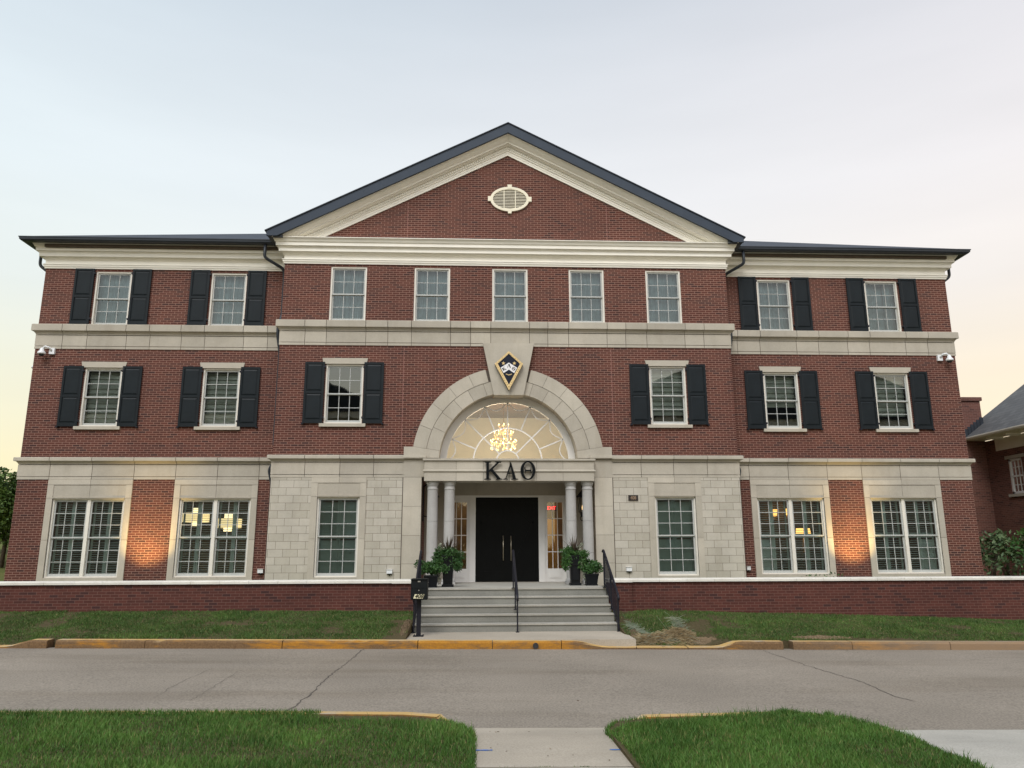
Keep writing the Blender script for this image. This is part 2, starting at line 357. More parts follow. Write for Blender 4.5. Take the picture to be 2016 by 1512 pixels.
    def build(s, name, mats, parent=None, loc=None):
        # vertices are given in world space; the object sits at loc (default: parent's origin)
        if not isinstance(mats, (list, tuple)): mats = [mats]
        po = worldloc(parent) if parent else Vector((0, 0, 0))
        wl = Vector(loc) if loc is not None else po
        me = bpy.data.meshes.new(name)
        V = np.array(s.v, dtype=float)
        me.from_pydata((V-np.array(wl)).tolist(), [], s.f); me.update()
        for m_ in mats: me.materials.append(m_)
        me.polygons.foreach_set('material_index', s.m); me.polygons.foreach_set('use_smooth', s.sm)
        if len(s.f) < 60000:
            uvl = me.uv_layers.new(name='UVMap'); data = np.zeros((len(me.loops), 2)); i = 0
            for p in me.polygons:
                nx, ny, nz = p.normal; ax_, ay_, az_ = abs(nx), abs(ny), abs(nz)
                for li in p.loop_indices:
                    x, y, z = V[me.loops[li].vertex_index]
                    if ay_ >= ax_ and ay_ >= az_*0.6: uvv = (x, z)
                    elif ax_ >= az_*0.6: uvv = (y, z)
                    else: uvv = (x, y)
                    data[li] = uvv
            uvl.data.foreach_set('uv', data.ravel())
        o = bpy.data.objects.new(name, me); C.objects.link(o)
        if parent: o.parent = parent
        o.location = wl-po
        return o
def worldloc(o):
    l = Vector((0, 0, 0))
    while o: l = l+o.location; o = o.parent
    return l
def thing(name, label, cat, loc=(0, 0, 0), group=None):
    o = bpy.data.objects.new(name, None); C.objects.link(o); o.location = loc; o.empty_display_size = 0.2
    o['label'] = label; o['category'] = cat
    if group: o['group'] = group
    return o
def tag(o, label, cat, group=None):
    o['label'] = label; o['category'] = cat
    if group: o['group'] = group
    return o
def struct(o): o['kind'] = 'structure'; return o
def copy_tree(o, parent=None):
    c = o.copy(); C.objects.link(c)
    c.parent = parent
    for ch in list(o.children): copy_tree(ch, c)
    return c
def text_mesh(mb, s, size, x, y, z, depth=0.01, shear=0.0, sx=1.0):
    cu = bpy.data.curves.new('t', 'FONT'); cu.body = s; cu.size = size; cu.extrude = depth/2; cu.align_x = 'CENTER'; cu.align_y = 'CENTER'; cu.shear = shear; cu.offset = size*.022 if s == '408' else 0
    cu.resolution_u = 3
    ob = bpy.data.objects.new('t', cu); C.objects.link(ob); dg = bpy.context.evaluated_depsgraph_get(); dg.update()
    me = bpy.data.meshes.new_from_object(ob.evaluated_get(dg))
    mb.add([(x+v.co.x*sx, y-v.co.z, z+v.co.y) for v in me.vertices], [tuple(p.vertices) for p in me.polygons])
    bpy.data.objects.remove(ob); bpy.data.curves.remove(cu); bpy.data.meshes.remove(me)
def arr_mesh(name, V, F, m, parent=None, loc=None):
    me = bpy.data.meshes.new(name); V = np.asarray(V, dtype=np.float32)
    wl = Vector(loc) if loc is not None else (worldloc(parent) if parent else Vector((0, 0, 0)))
    V = V-np.array(wl, dtype=np.float32)
    k = F.shape[1]; me.vertices.add(len(V)); me.vertices.foreach_set('co', V.ravel())
    me.loops.add(F.size); me.loops.foreach_set('vertex_index', F.ravel().astype(np.int32))
    me.polygons.add(len(F)); me.polygons.foreach_set('loop_start', np.arange(0, F.size, k, dtype=np.int32)); me.polygons.foreach_set('loop_total', np.full(len(F), k, dtype=np.int32))
    me.update(calc_edges=True)
    me.materials.append(m); o = bpy.data.objects.new(name, me); C.objects.link(o)
    if parent: o.parent = parent; o.location = wl-worldloc(parent)
    else: o.location = wl
    return o

# ------------------------------------------------------------------ ground levels
def G(x): return -0.0105*np.clip(x, -30, 30)
def wall_base(x): return np.interp(x, [-16, -11, -3.7, 3.5, 11, 13, 22], [0.62, 0.60, 0.56, 0.53, 0.29, 0.21, 0.05])
KY = -5.35                      # back of the far kerb
def verge_z(x, y):
    t = np.clip((y-KY)/(-2.4-KY), 0, 1); a = 0.045+kerb_h(x)+G(x); b = wall_base(x)
    return a+(b-a)*(t**0.9)
def kerb_h(x):
    return np.interp(x, [-40, -9.75, -9.35, 1.15, 1.65, 3.95, 4.3, 40], [0.03, 0.035, 0.15, 0.15, 0.045, 0.045, 0.15, 0.15])

mb = MB(); xs = [-900, -30, 30, 900]
for i in range(3):
    x0, x1 = xs[i], xs[i+1]; mb.quad((x0, -900, G(x0)-0.12), (x1, -900, G(x1)-0.12), (x1, 900, G(x1)-0.12), (x0, 900, G(x0)-0.12))
struct(mb.build('ground', GROUNDM))
mb = MB(); X = np.linspace(-60, 60, 61)
for a, b in zip(X[:-1], X[1:]): mb.quad((a, -13.2, G(a)+0.05), (b, -13.2, G(b)+0.05), (b, -5.45, G(b)+0.05), (a, -5.45, G(a)+0.05))
struct(mb.build('road', ROADM))
# cracks in the road surface: thin irregular strips lying on it
def crack(pts, w, seed):
    rr = random.Random(seed); mb_ = MB(); P = []
    for (x0, y0), (x1, y1) in zip(pts[:-1], pts[1:]):
        n = max(2, int(abs(y1-y0)/0.12)+int(abs(x1-x0)/0.12))
        for i in range(n): P.append((x0+(x1-x0)*i/n+rr.gauss(0, 0.013), y0+(y1-y0)*i/n, w*rr.uniform(0.35, 1.25)))
    P.append((*pts[-1], w*0.3))
    for (xa, ya, wa), (xb, yb, wb) in zip(P[:-1], P[1:]):
        mb_.quad((xa-wa, ya, G(xa)+0.054), (xa+wa, ya, G(xa)+0.054), (xb+wb, yb, G(xb)+0.054), (xb-wb, yb, G(xb)+0.054))
    o = mb_.build('road_crack', CRACK); struct(o)
crack([(-3.04, -5.6), (-3.04, -7.4), (-3.07, -9.3), (-3.02, -10.6), (-3.1, -12.3)], 0.010, 1)
crack([(4.74, -5.8), (4.76, -8.0), (4.87, -9.5), (4.72, -10.6), (4.8, -11.0)], 0.008, 2)
crack([(-5.07, -8.1), (-5.05, -9.6), (-4.95, -10.7)], 0.003, 3)
crack([(-4.55, -8.6), (-4.42, -10.9)], 0.003, 4)
crack([(4.0, -9.6), (4.06, -10.1), (4.22, -10.3)], 0.003, 5)

# far kerb with drops and breaks
segs = [(-40, -20), (-19.98, -9.98), (-9.96, -9.02), (-8.86, -7.2), (-7.185, -4.6), (-4.585, -2.0), (-1.985, -0.55), (-0.535, 0.8), (0.815, 2.28), (2.295, 3.3), (3.315, 5.22), (5.42, 6.6), (6.615, 8.6), (8.615, 10.8), (10.815, 20), (20.015, 40)]
for a, b in segs:
    mb = MB(); X = np.linspace(a, b, max(2, int((b-a)/0.12))); prof = []
    rk = random.Random(int(a*10))
    for x in X:
        h = float(kerb_h(x)); j = rk.gauss(0, 0.004); g = float(G(x))
        prof.append([(x, -5.62+j, g-0.1), (x, -5.60+j, g+0.05+h*0.75), (x, -5.575+j, g+0.05+h+rk.gauss(0, .003)), (x, -5.36, g+0.05+h), (x, -5.36, g-0.1)])
    for p, q in zip(prof[:-1], prof[1:]):
        for k in range(4): mb.quad(p[k], q[k], q[k+1], p[k+1])
    for p, s_ in ((prof[0], 1), (prof[-1], -1)): mb.add(p, [tuple(range(5))[::-s_]])
    struct(mb.build('kerb', KERB))
# drain hole in the kerb by the stairs
mb = MB(); mb.lathe([(0.046, 0), (0.046, 0.006)], (0.30, -5.624, 0.115), 16, 'y'); mb.lathe([(0.056, 0), (0.056, 0.012), (0.046, 0.012), (0.046, 0.004)], (0.30, -5.624, 0.115), 16, 'y')
o = tag(mb.build('drain_pipe', PLASTICD), 'round dark drain pipe end set in the yellow kerb below the steps', 'drain')

# verge (grass strip between kerb and garden wall)
def verge(x0, x1):
    mb = MB(); X = np.linspace(x0, x1, int((x1-x0)/0.5)+2); Y = np.linspace(KY, -2.36, 7)
    for a, b in zip(X[:-1], X[1:]):
        for c, d in zip(Y[:-1], Y[1:]):
            mb.quad(*[(x, y, float(verge_z(x, y))+0.0) for x, y in ((a, c), (b, c), (b, d), (a, d))])
    for a, b in zip(X[:-1], X[1:]): mb.quad((a, KY, -.6), (b, KY, -.6), (b, KY, float(verge_z(b, KY))), (a, KY, float(verge_z(a, KY))))
    for e in (x0, x1):
        for c, d in zip(Y[:-1], Y[1:]): mb.quad((e, c, -.6), (e, d, -.6), (e, d, float(verge_z(e, d))), (e, c, float(verge_z(e, c))))
    struct(mb.build('verge', SOIL))
verge(-40, -2.26); verge(2.26, 40)
# near side: lawns with kerb, footpath, driveway
def nz(x): return 0.19+G(x)
def sheet(name, poly, m, zf):
    bm = MB(); bm.add([(x, y, float(zf(x, y))) for x, y in poly], [tuple(range(len(poly)))])
    for (xa, ya), (xb, yb) in zip(poly, poly[1:]+poly[:1]): bm.quad((xa, ya, -.5), (xb, yb, -.5), (xb, yb, float(zf(xb, yb))), (xa, ya, float(zf(xa, ya))))
    return struct(bm.build(name, m))
LAWN_L = [(-30, -30), (-0.9, -30), (-0.9, -13.15), (-1.22, -12.66), (-1.6, -12.52), (-3.5, -12.42), (-6, -12.42), (-30, -12.4)]
LAWN_R = [(0.52, -30), (3.28, -30), (3.28, -13.6), (3.2, -13.1), (2.95, -12.75), (2.5, -12.5), (2.1, -12.55), (0.95, -12.65), (0.6, -12.82), (0.45, -13.15)]
DRIVE = [(2.6, -30), (14, -30), (14, -13.6), (14, -12.6), (2.6, -12.6), (2.6, -13.6)]
mound = lambda x, y: 0.19+G(x)+0.05*np.exp(-((x-2.4)**2/0.5+(y+12.9)**2/0.4))
sheet('lawn', LAWN_L, SOIL, lambda x, y: nz(x)); sheet('lawn', LAWN_R, SOIL, lambda x, y: nz(x))
sheet('driveway', DRIVE, DRIVEC, lambda x, y: np.interp(-y, [12.6, 13.6, 30], [0.057, 0.145, 0.155])+G(x))
mb = MB(); YY = [-30, -14.42, -14.40, -13.16]
zp = lambda x, y: float(np.interp(-y, [12.45, 13.2, 14.4, 30], [0.058, 0.145, 0.165, 0.17])+G(x))
for a, b in ((-30, -14.42), (-14.405, -13.2), (-13.2, -12.47)):
    mb.quad((-0.9, a, zp(-.9, a)), (0.52, a, zp(.5, a)), (0.52, b, zp(.5, b)), (-0.9, b, zp(-.9, b)))
struct(mb.build('path', PATHC))
BLUE = plain('blue_marking', (0.03, 0.13, 0.42), 0.9, 0.3, 12)
for x0, x1 in ((-0.885, -0.70), (0.36, 0.53)):
    mb = MB(); n = 10; rr = random.Random(int(x0*100))
    for i in range(n):
        a, b = x0+(x1-x0)*i/n, x0+(x1-x0)*(i+1)/n; w = 0.016*rr.uniform(.5, 1.1)
        mb.quad((a, -13.82-w, zp(a, -13.82-w)+.004), (b, -13.82-w, zp(b, -13.82-w)+.004), (b, -13.82+w, zp(b, -13.82+w)+.004), (a, -13.82+w, zp(a, -13.82+w)+.004))
    struct(mb.build('painted_mark', BLUE))
# near kerb along the lawns
for pts in ([(-30, -12.30), (-6, -12.30), (-3.5, -12.30), (-1.6, -12.38), (-1.22, -12.50), (-1.0, -12.70)], [(0.62, -12.66), (0.93, -12.53), (2.1, -12.43), (2.55, -12.38), (3.02, -12.62), (3.24, -13.0)]):
    mb = MB(); mb.sweep(pts[::-1], [(-0.0, -0.2), (0.0, 0.0)], cap=False)   # placeholder profile replaced below
    mb = MB(); n = len(pts)
    for i in range(n-1):
        (xa, ya), (xb, yb) = pts[i], pts[i+1]; l = math.hypot(xb-xa, yb-ya); nx, ny = -(yb-ya)/l*0.14, (xb-xa)/l*0.14
        lowk = lambda x_, y_: 0.035 if (x_, y_) in ((-1.0, -12.70), (0.62, -12.66), (3.24, -13.0)) else 0.155; ha = lowk(xa, ya); hb = lowk(xb, yb)
        za, zb = float(G(xa))+.05, float(G(xb))+.05
        A = [(xa, ya, za-.1), (xa, ya, za+ha), (xa-nx, ya-ny, za+ha), (xa-nx, ya-ny, za-.1)]; B = [(xb, yb, zb-.1), (xb, yb, zb+hb), (xb-nx, yb-ny, zb+hb), (xb-nx, yb-ny, zb-.1)]
        for k in range(3): mb.quad(A[k], A[k+1], B[k+1], B[k])
    struct(mb.build('kerb', KERB))

# grass blades
def inpoly(px, py, poly):
    c = np.zeros(len(px), bool); n = len(poly)
    for i in range(n):
        x0, y0 = poly[i]; x1, y1 = poly[(i+1) % n]
        k = ((y0 > py) != (y1 > py)) & (px < (x1-x0)*(py-y0)/(y1-y0+1e-12)+x0); c ^= k
    return c
def vnoise(x, y, s, seed):
    r_ = np.random.default_rng(seed); g = r_.random((64, 64)); u_, v_ = x*s, y*s
    i, j = np.floor(u_).astype(int), np.floor(v_).astype(int); fu, fv = u_-i, v_-j; fu = fu*fu*(3-2*fu); fv = fv*fv*(3-2*fv)
    a = g[i % 64, j % 64]; b = g[(i+1) % 64, j % 64]; c = g[i % 64, (j+1) % 64]; d = g[(i+1) % 64, (j+1) % 64]
    return a*(1-fu)*(1-fv)+b*fu*(1-fv)+c*(1-fu)*fv+d*fu*fv
def grassmat(name, c1, c2, dry):
    m, t, b = mat(name); g = N(t, 'ShaderNodeNewGeometry'); n = noise(t, 1.1, 4); n2 = noise(t, 5, 3)
    a = mixc(t, g.outputs['Random Per Island'], c1, c2); k = mixc(t, rng_node(t, n, 0.42, 0.68, 0, 0.65), out(a), tuple(c*1.45 for c in c2))
    k = mixc(t, rng_node(t, n2, 0.55, 0.75, 0, 0.45), out(k), dry); n4 = noise(t, 0.6, 4); k = mixc(t, rng_node(t, n4, 0.48, 0.7, 0, 0.55), out(k), (0.62, 0.66, 0.6), 'MULTIPLY'); rp = rng_node(t, g.outputs['Random Per Island'], 0.93, 0.97, 0, 0.8); k = mixc(t, rp, out(k), (0.26, 0.21, 0.09))
    t.links.new(out(k), b.inputs['Base Color']); b.inputs['Roughness'].default_value = 0.6; b.inputs['Specular IOR Level'].default_value = 0.25; return m
GRASS = grassmat('grass_blade', (0.030, 0.090, 0.012), (0.085, 0.170, 0.030), (0.17, 0.17, 0.055))
GRASS2 = grassmat('grass_verge', (0.032, 0.076, 0.014), (0.078, 0.135, 0.028), (0.20, 0.16, 0.08))
def grass(name, x, y, z, h, w, m, seed):
    r_ = np.random.default_rng(seed); n = len(x); a = r_.random(n)*6.283; hh = h*r_.uniform(0.55, 1.25, n); ww = w*r_.uniform(0.6, 1.3, n)
    lean = r_.uniform(0.1, 0.75, n)*hh; la = r_.random(n)*6.283; dx, dy = np.cos(a)*ww, np.sin(a)*ww; lx, ly = np.cos(la)*lean, np.sin(la)*lean
    B = np.stack([x, y, z-0.01], 1); V = np.empty((n, 5, 3))
    V[:, 0] = B+np.stack([-dx, -dy, 0*dx], 1); V[:, 1] = B+np.stack([dx, dy, 0*dx], 1)
    mid = B+np.stack([lx*.35, ly*.35, hh*.6], 1)
    V[:, 2] = mid+np.stack([dx*.7, dy*.7, 0*dx], 1); V[:, 3] = mid+np.stack([-dx*.7, -dy*.7, 0*dx], 1)
    V[:, 4] = B+np.stack([lx, ly, hh], 1)
    k = np.arange(n)[:, None]*5; F = np.concatenate([k+[[0, 1, 2]], k+[[0, 2, 3]], k+[[3, 2, 4]]], 0)
    o = arr_mesh(name, V.reshape(-1, 3), F, m); o['kind'] = 'stuff'; return o
def scatter(poly, n, x0, x1, y0, y1, seed):
    r_ = np.random.default_rng(seed); x = r_.uniform(x0, x1, n); y = r_.uniform(y0, y1, n); k = inpoly(x, y, poly); return x[k], y[k]
LG_L = [(-12, -15.6), (-0.86, -15.6), (-0.86, -13.3), (-1.0, -12.98), (-1.35, -12.80), (-2.3, -12.72), (-2.9, -12.46), (-3.5, -12.42), (-12, -12.38)]
LG_R = [(0.56, -15.6), (3.32, -15.6), (3.30, -13.6), (3.22, -13.05), (2.97, -12.70), (2.5, -12.46), (2.2, -12.58), (1.9, -12.70), (0.95, -12.84), (0.66, -12.98), (0.48, -13.25)]
x, y = scatter(LG_L, 150000, -9, -0.85, -15.6, -12.38, 1)
tuft = vnoise(x, y, 2.2, 5)
keep = (vnoise(x, y, 6, 15)+.6*vnoise(x, y, 17, 16)+np.clip((-12.3-y)/.5, 0, 1)*.6) > .62; x, y, tuft = x[keep], y[keep], tuft[keep]
tall = (np.random.default_rng(40).random(len(x)) < .035)*0.045
grass('grass', x, y, nz(x), 0.030+0.045*tuft**1.5+tall, 0.0034, GRASS, 2)
re_ = np.random.default_rng(55); EX, EY, EZ = [], [], []
for pl in ([(0.95, -12.65), (0.6, -12.82), (0.45, -13.15), (0.52, -14.0), (0.52, -15.4)], [(-1.22, -12.66), (-0.9, -13.15), (-0.9, -15.4)], [(2.5, -12.5), (2.95, -12.75), (3.2, -13.1), (3.28, -13.6), (3.28, -15.4)]):
    for (xa, ya), (xb, yb) in zip(pl[:-1], pl[1:]):
        l = math.hypot(xb-xa, yb-ya); n_ = int(l*2600); t_ = re_.random(n_); x_ = xa+(xb-xa)*t_+re_.normal(0, .012, n_); y_ = ya+(yb-ya)*t_+re_.normal(0, .012, n_); EX.append(x_); EY.append(y_); EZ.append(G(x_)+re_.uniform(.06, .19, n_))
EX, EY, EZ = map(np.concatenate, (EX, EY, EZ)); grass('grass', EX, EY, EZ, 0.05, 0.0036, GRASS, 57)
x = re_.uniform(-9, -2.5, 9000); y = re_.uniform(-12.52, -12.37, 9000); grass('grass', x, y, nz(x), 0.065, 0.0034, GRASS, 58); ex = np.concatenate([re_.normal(0.515, .018, 1800), re_.normal(-.885, .018, 1800)]); ey = re_.uniform(-15.4, -13.2, 3600)
grass('grass', ex, ey, np.array([zp(a, b) for a, b in zip(ex, ey)]), 0.05, 0.0034, GRASS, 56)
x, y = scatter(LG_R, 76000, 0.4, 3.35, -15.6, -12.45, 3)
tuft = vnoise(x, y, 2.2, 9)
edge = np.exp(-((y+12.75)**2/0.04))
tall = (np.random.default_rng(41).random(len(x)) < .035)*0.045
grass('grass', x, y, mound(x, y), 0.030+0.045*tuft**1.5+tall+0.035*edge*(vnoise(x, y, 9, 4) > .55), 0.0035, GRASS, 4)
def verge_grass(x0, x1, n, seed):
    r_ = np.random.default_rng(seed); x = r_.uniform(x0, x1, n); y = r_.uniform(KY-0.02, -2.44, n)
    bare = vnoise(x, y, 1.3, 21)+0.35*vnoise(x, y, 5, 22)
    edge_b = np.clip((KY+0.35-y)/0.4, 0, 1)*0.35; corner = np.exp(-((abs(x)-2.45)**2/0.10))*0.35
    patch = 0.8*np.exp(-((x-3.72)**2/0.06+(y+5.05)**2/0.04))
    k = (bare+edge_b+corner+patch+r_.normal(0, .10, n)) < 0.98; x, y = x[k], y[k]
    grass('grass', x, y, verge_z(x, y), 0.028+0.05*vnoise(x, y, 2.6, 8)**1.5, 0.0055, GRASS2, seed+1)
verge_grass(-13.5, -2.28, 110000, 11); verge_grass(2.28, 13.5, 110000, 13)
# bare earth patch by the low kerb and by the stairs
for (cx, cy, rx, ry, sd_) in ((3.72, -5.02, .36, .22, 1), (2.55, -4.6, .20, .5, 3), (6.2, -5.15, .6, .12, 4), (-2.36, -4.2, .09, .8, 5)):
    mb = MB(); gx, gy = np.linspace(-1.15, 1.15, 34), np.linspace(-1.15, 1.15, 22); idx = {}; rr = np.random.default_rng(sd_)
    for i, a in enumerate(gx):
        for j, b_ in enumerate(gy):
            xx, yy = cx+rx*a, cy+ry*b_; q = a*a+b_*b_+.5*(float(vnoise(np.array([xx]), np.array([yy]), 7, sd_)[0])-.5)
            h = .03*max(0, 1-q)**.5 if q < 1 else -.03
            idx[i, j] = len(mb.v); mb.v.append((xx, max(yy, KY+.005), float(verge_z(xx, max(yy, KY)))+h+abs(rr.normal(0, .009))-.002))
    for i in range(33):
        for j in range(21): mb.f.append([idx[i, j], idx[i+1, j], idx[i+1, j+1], idx[i, j+1]]); mb.m.append(0); mb.sm.append(False)
    struct(mb.build('bare_soil', DRYSOIL))
# weeds in the path joint
rr = np.random.default_rng(31); x = np.concatenate([rr.normal(-0.28, .06, 60), rr.normal(0.05, .05, 60), rr.normal(-.6, .03, 20)]); y = rr.normal(-14.41, .006, 140)
grass('grass', x, y, np.array([zp(a, b) for a, b in zip(x, y)]), 0.022, 0.002, GRASS2, 33)
# upper yard behind the garden wall, hill rising to the left
mb = MB(); X = [-400, -60, -30, -20, -14, 0, 14, 30, 60, 400]; Yv = [-2.1, 6, 14, 30, 60, 200]
def yz(x, y): return 0.98+(0.075*max(0, y) if x < -14 else 0.02*max(0, y) if x < 14 else 0.0)*(1 if y < 60 else 60/y)
for a, b in zip(X[:-1], X[1:]):
    for c, d in zip(Yv[:-1], Yv[1:]): mb.quad((a, c, yz(a, c)), (b, c, yz(b, c)), (b, d, yz(b, d)), (a, d, yz(a, d)))
struct(mb.build('yard', YARDM))
# ================================================================== THE BUILDING
D = 0.645; XC = 6.5; XW = 13.63
B = thing('brick_building', 'three storey red brick building with stone bands, black shutters and pedimented centre', 'building', (0, 0, 1.06))

def wall_rect(mb, x0, x1, z0, z1, Y, holes, depth=0.32):
    xs = sorted({x0, x1, *[h[0] for h in holes], *[h[1] for h in holes]}); zs = sorted({z0, z1, *[h[2] for h in holes], *[h[3] for h in holes]})
    xs = [a for a in xs if x0 <= a <= x1]; zs = [a for a in zs if z0 <= a <= z1]
    for a, b in zip(xs[:-1], xs[1:]):
        for c, d in zip(zs[:-1], zs[1:]):
            mx_, mz = (a+b)/2, (c+d)/2
            if any(h[0] < mx_ < h[1] and h[2] < mz < h[3] for h in holes): continue
            mb.quad((a, Y, c), (b, Y, c), (b, Y, d), (a, Y, d))
    for h in holes:
        a, b, c, d = h[:4]; y1 = Y+depth
        mb.quad((a, Y, c), (a, y1, c), (a, y1, d), (a, Y, d)); mb.quad((b, Y, d), (b, y1, d), (b, y1, c), (b, Y, c))
        mb.quad((a, Y, d), (a, y1, d), (b, y1, d), (b, Y, d)); mb.quad((a, Y, c), (b, Y, c), (b, y1, c), (a, y1, c))

# window positions (centre x)
W3C = [-4.635, -2.215, 0.06, 2.315, 4.60]; W3W = [-11.635, -8.275, 8.18, 11.555]
W2C = [-4.63, 4.595]; W2W = [-11.62, -8.27, 8.175, 11.55]
W1C = [-4.645, 4.64]; W1W = [-11.62, -8.165, 8.17, 11.505]
h3 = lambda c: (c-0.52, c+0.52, 8.40, 10.06); h2 = lambda c: (c-0.53, c+0.53, 5.42, 7.13)
h1w = lambda c: (c-0.985, c+0.985, 1.26, 3.40); h1c = lambda c: (c-0.575, c+0.575, 1.26, 3.40)

# centre block wall, upper storeys
mb = MB(); AZ, RO, RI = 4.38, 2.67, 1.93
wall_rect(mb, -XC, XC, 4.0, 10.85, 0, [h3(c) for c in W3C]+[h2(c) for c in W2C]+[(-2.75, 2.75, 4.0, 7.0)])
na = 40; pts = [(2.55*math.cos(math.pi*k/na), AZ+2.55*math.sin(math.pi*k/na)) for k in range(na+1)]
for (xa, za), (xb, zb) in zip(pts[:-1], pts[1:]): mb.quad((xb, 0, zb), (xa, 0, za), (xa, 0, 7.0), (xb, 0, 7.0))
for s_ in (-1, 1): mb.quad(*([(s_*2.75, 0, 4.0), (s_*2.55, 0, 4.0), (s_*2.55, 0, 7.0), (s_*2.75, 0, 7.0)][::-s_]))
# pediment field
mb.add([(-6.6, 0, 10.85), (6.6, 0, 10.85), (0, 0, 14.19)], [(0, 1, 2)])
for s_ in (-1, 1):      # returns
    q = [(s_*XC, 0, 1.06), (s_*XC, D, 1.06), (s_*XC, D, 10.85), (s_*XC, 0, 10.85)]; mb.quad(*(q if s_ > 0 else q[::-1]))
mb.build('wall', BRICK, B)
for s_ in (-1, 1):
    mb = MB(); x0, x1 = (-XW, -XC) if s_ < 0 else (XC, XW)
    hs = [h3(c) for c in W3W if c*s_ > 0]+[h2(c) for c in W2W if c*s_ > 0]+[h1w(c) for c in W1W if c*s_ > 0]
    wall_rect(mb, x0, x1, 1.0, 10.85, D, hs)
    e = s_*XW; q = [(e, D, 1.0), (e, 15.5, 1.0), (e, 15.5, 10.85), (e, D, 10.85)]; mb.quad(*(q if s_ > 0 else q[::-1]))
    mb.build('wall', BRICK, B)
mb = MB(); mb.quad((XW, 15.5, 1.0), (-XW, 15.5, 1.0), (-XW, 15.5, 10.85), (XW, 15.5, 10.85)); mb.build('wall', BRICK, B)
# first floor ashlar of the centre block
for s_ in (-1, 1):
    mb = MB(); wall_rect(mb, *((-XC, -2.92) if s_ < 0 else (2.92, XC)), 1.0, 4.0, -0.012, [h1c(W1C[0] if s_ < 0 else W1C[1])])
    q = [(s_*(XC+.012), -0.012, 1.0), (s_*(XC+.012), D, 1.0), (s_*(XC+.012), D, 4.0), (s_*(XC+.012), -0.012, 4.0)]; mb.quad(*(q if s_ > 0 else q[::-1]))
    mb.build('stone_facing', ASHLAR, B)
# control joints in the brickwork
mb = MB()
for x in (-2.98, 2.98):
    mb.box(x-.006, x+.006, -.002, .02, 4.78, 7.66); mb.box(x-.006, x+.006, -.002, .02, 10.9, 12.1)
mb.build_split('control_joint', MORTAR, B)

# --- stone bands, cut into blocks with open joints
def band(x0, x1, Y, ends, prof, joints, name, lw=True):
    mb = MB(); mb.cur = 0; xs = [x0]+[j for j in joints if x0+.2 < j < x1-.2]+[x1]; g = 0.0075
    for i in range(len(xs)-1):
        a = xs[i]+(g if i else 0); b = xs[i+1]-(g if i < len(xs)-2 else 0); path = [(a, Y), (b, Y)]
        if i == 0 and ends[0]: path = [(x0, Y+ends[0]), (x0, Y)]+path[1:]
        if i == len(xs)-2 and ends[1]: path = path+[(x1, Y+ends[1])]
        mb.sweep(path, prof)
    mb.build(name, STONE, B)
    mb = MB(); z0 = min(p[1] for p in prof); z1 = max(p[1] for p in prof); mb.box(x0+.05, x1-.05, Y-.012, Y+.02, z0+.01, z1-.004); mb.build('mortar_backing', GAP, B)
P2 = [(0, 7.68), (.02, 7.68), (.02, 7.752), (.011, 7.755), (.011, 7.766), (.022, 7.768), (.022, 8.08), (.012, 8.085), (.012, 8.098), (.025, 8.10), (.03, 8.13), (.06, 8.17), (.065, 8.195), (.115, 8.20), (.12, 8.215), (.12, 8.385), (.105, 8.402), (0, 8.41)]
P1 = [(0, 3.92), (.02, 3.92), (.02, 3.99), (.011, 3.993), (.011, 4.004), (.022, 4.006), (.022, 4.325), (.012, 4.33), (.012, 4.343), (.025, 4.345), (.03, 4.37), (.06, 4.405), (.065, 4.42), (.115, 4.425), (.12, 4.435), (.12, 4.515), (.105, 4.53), (0, 4.54)]
j2c = sorted([c+s_*.56 for c in W3C for s_ in (-1, 1)]+[-5.8, -3.45, -1.08, 1.15, 3.42, 5.72])
band(-XC, XC, 0, (D, D), P2, j2c, 'stone_band')
jw = lambda cs: sorted([c+s_*.56 for c in cs for s_ in (-1, 1)]+[(cs[0]+cs[1])/2-.45, (cs[0]+cs[1])/2+.45, cs[0]-1.25, cs[1]+1.25])
band(-XW, -XC, D, (1.2, 0), P2, jw(W3W[:2]), 'stone_band'); band(XC, XW, D, (0, 1.2), P2, jw(W3W[2:]), 'stone_band')
band(-XC, -2.88, 0, (D, 0), P1, [-5.6, -4.645, -3.72], 'stone_band'); band(2.88, XC, 0, (0, D), P1, [3.72, 4.64, 5.6], 'stone_band')
jw1 = lambda cs: sorted([cs[0]-1.155, cs[0], cs[0]+1.155, cs[1]-1.155, cs[1], cs[1]+1.155])
band(-XW, -XC, D, (1.2, 0), P1, jw1(W1W[:2]), 'stone_band'); band(XC, XW, D, (0, 1.2), P1, jw1(W1W[2:]), 'stone_band')

# --- stone surrounds of the ground floor windows
def surround(c, Y, half, w, zt=3.915):
    mb = MB(); g = .004; xo, xi = half+w, half
    for s_ in (-1, 1):
        for a, b in ((1.02, 2.26), (2.268, 3.4), (3.408, 3.765)): mb.box(c+s_*xi, c+s_*xo, Y-.035, Y+.2, a, b)
    mb.box(c-xo, c-g, Y-.035, Y+.12, 3.773, zt); mb.box(c+g, c+xo, Y-.035, Y+.12, 3.773, zt)
    mb.box(c-xi+.002, c-g, Y-.020, Y+.3, 3.425, 3.76); mb.box(c+g, c+xi-.002, Y-.020, Y+.3, 3.425, 3.76)
    mb.box(c-xi+.002, c+xi-.002, Y-.045, Y+.3, 3.395, 3.42)
    mb.box(c-xi+.002, c+xi-.002, Y-.03, Y+.3, 1.03, 1.258)
    mb.build('window_surround', STONE, B)
    mb = MB(); mb.box(c-xo+.03, c+xo-.03, Y+.015, Y+.19, 3.40, 3.9); mb.build('mortar_backing', GAP, B)
for c in W1W: surround(c, D, .985, .165)
for c in W1C: surround(c, 0, .575, .17)
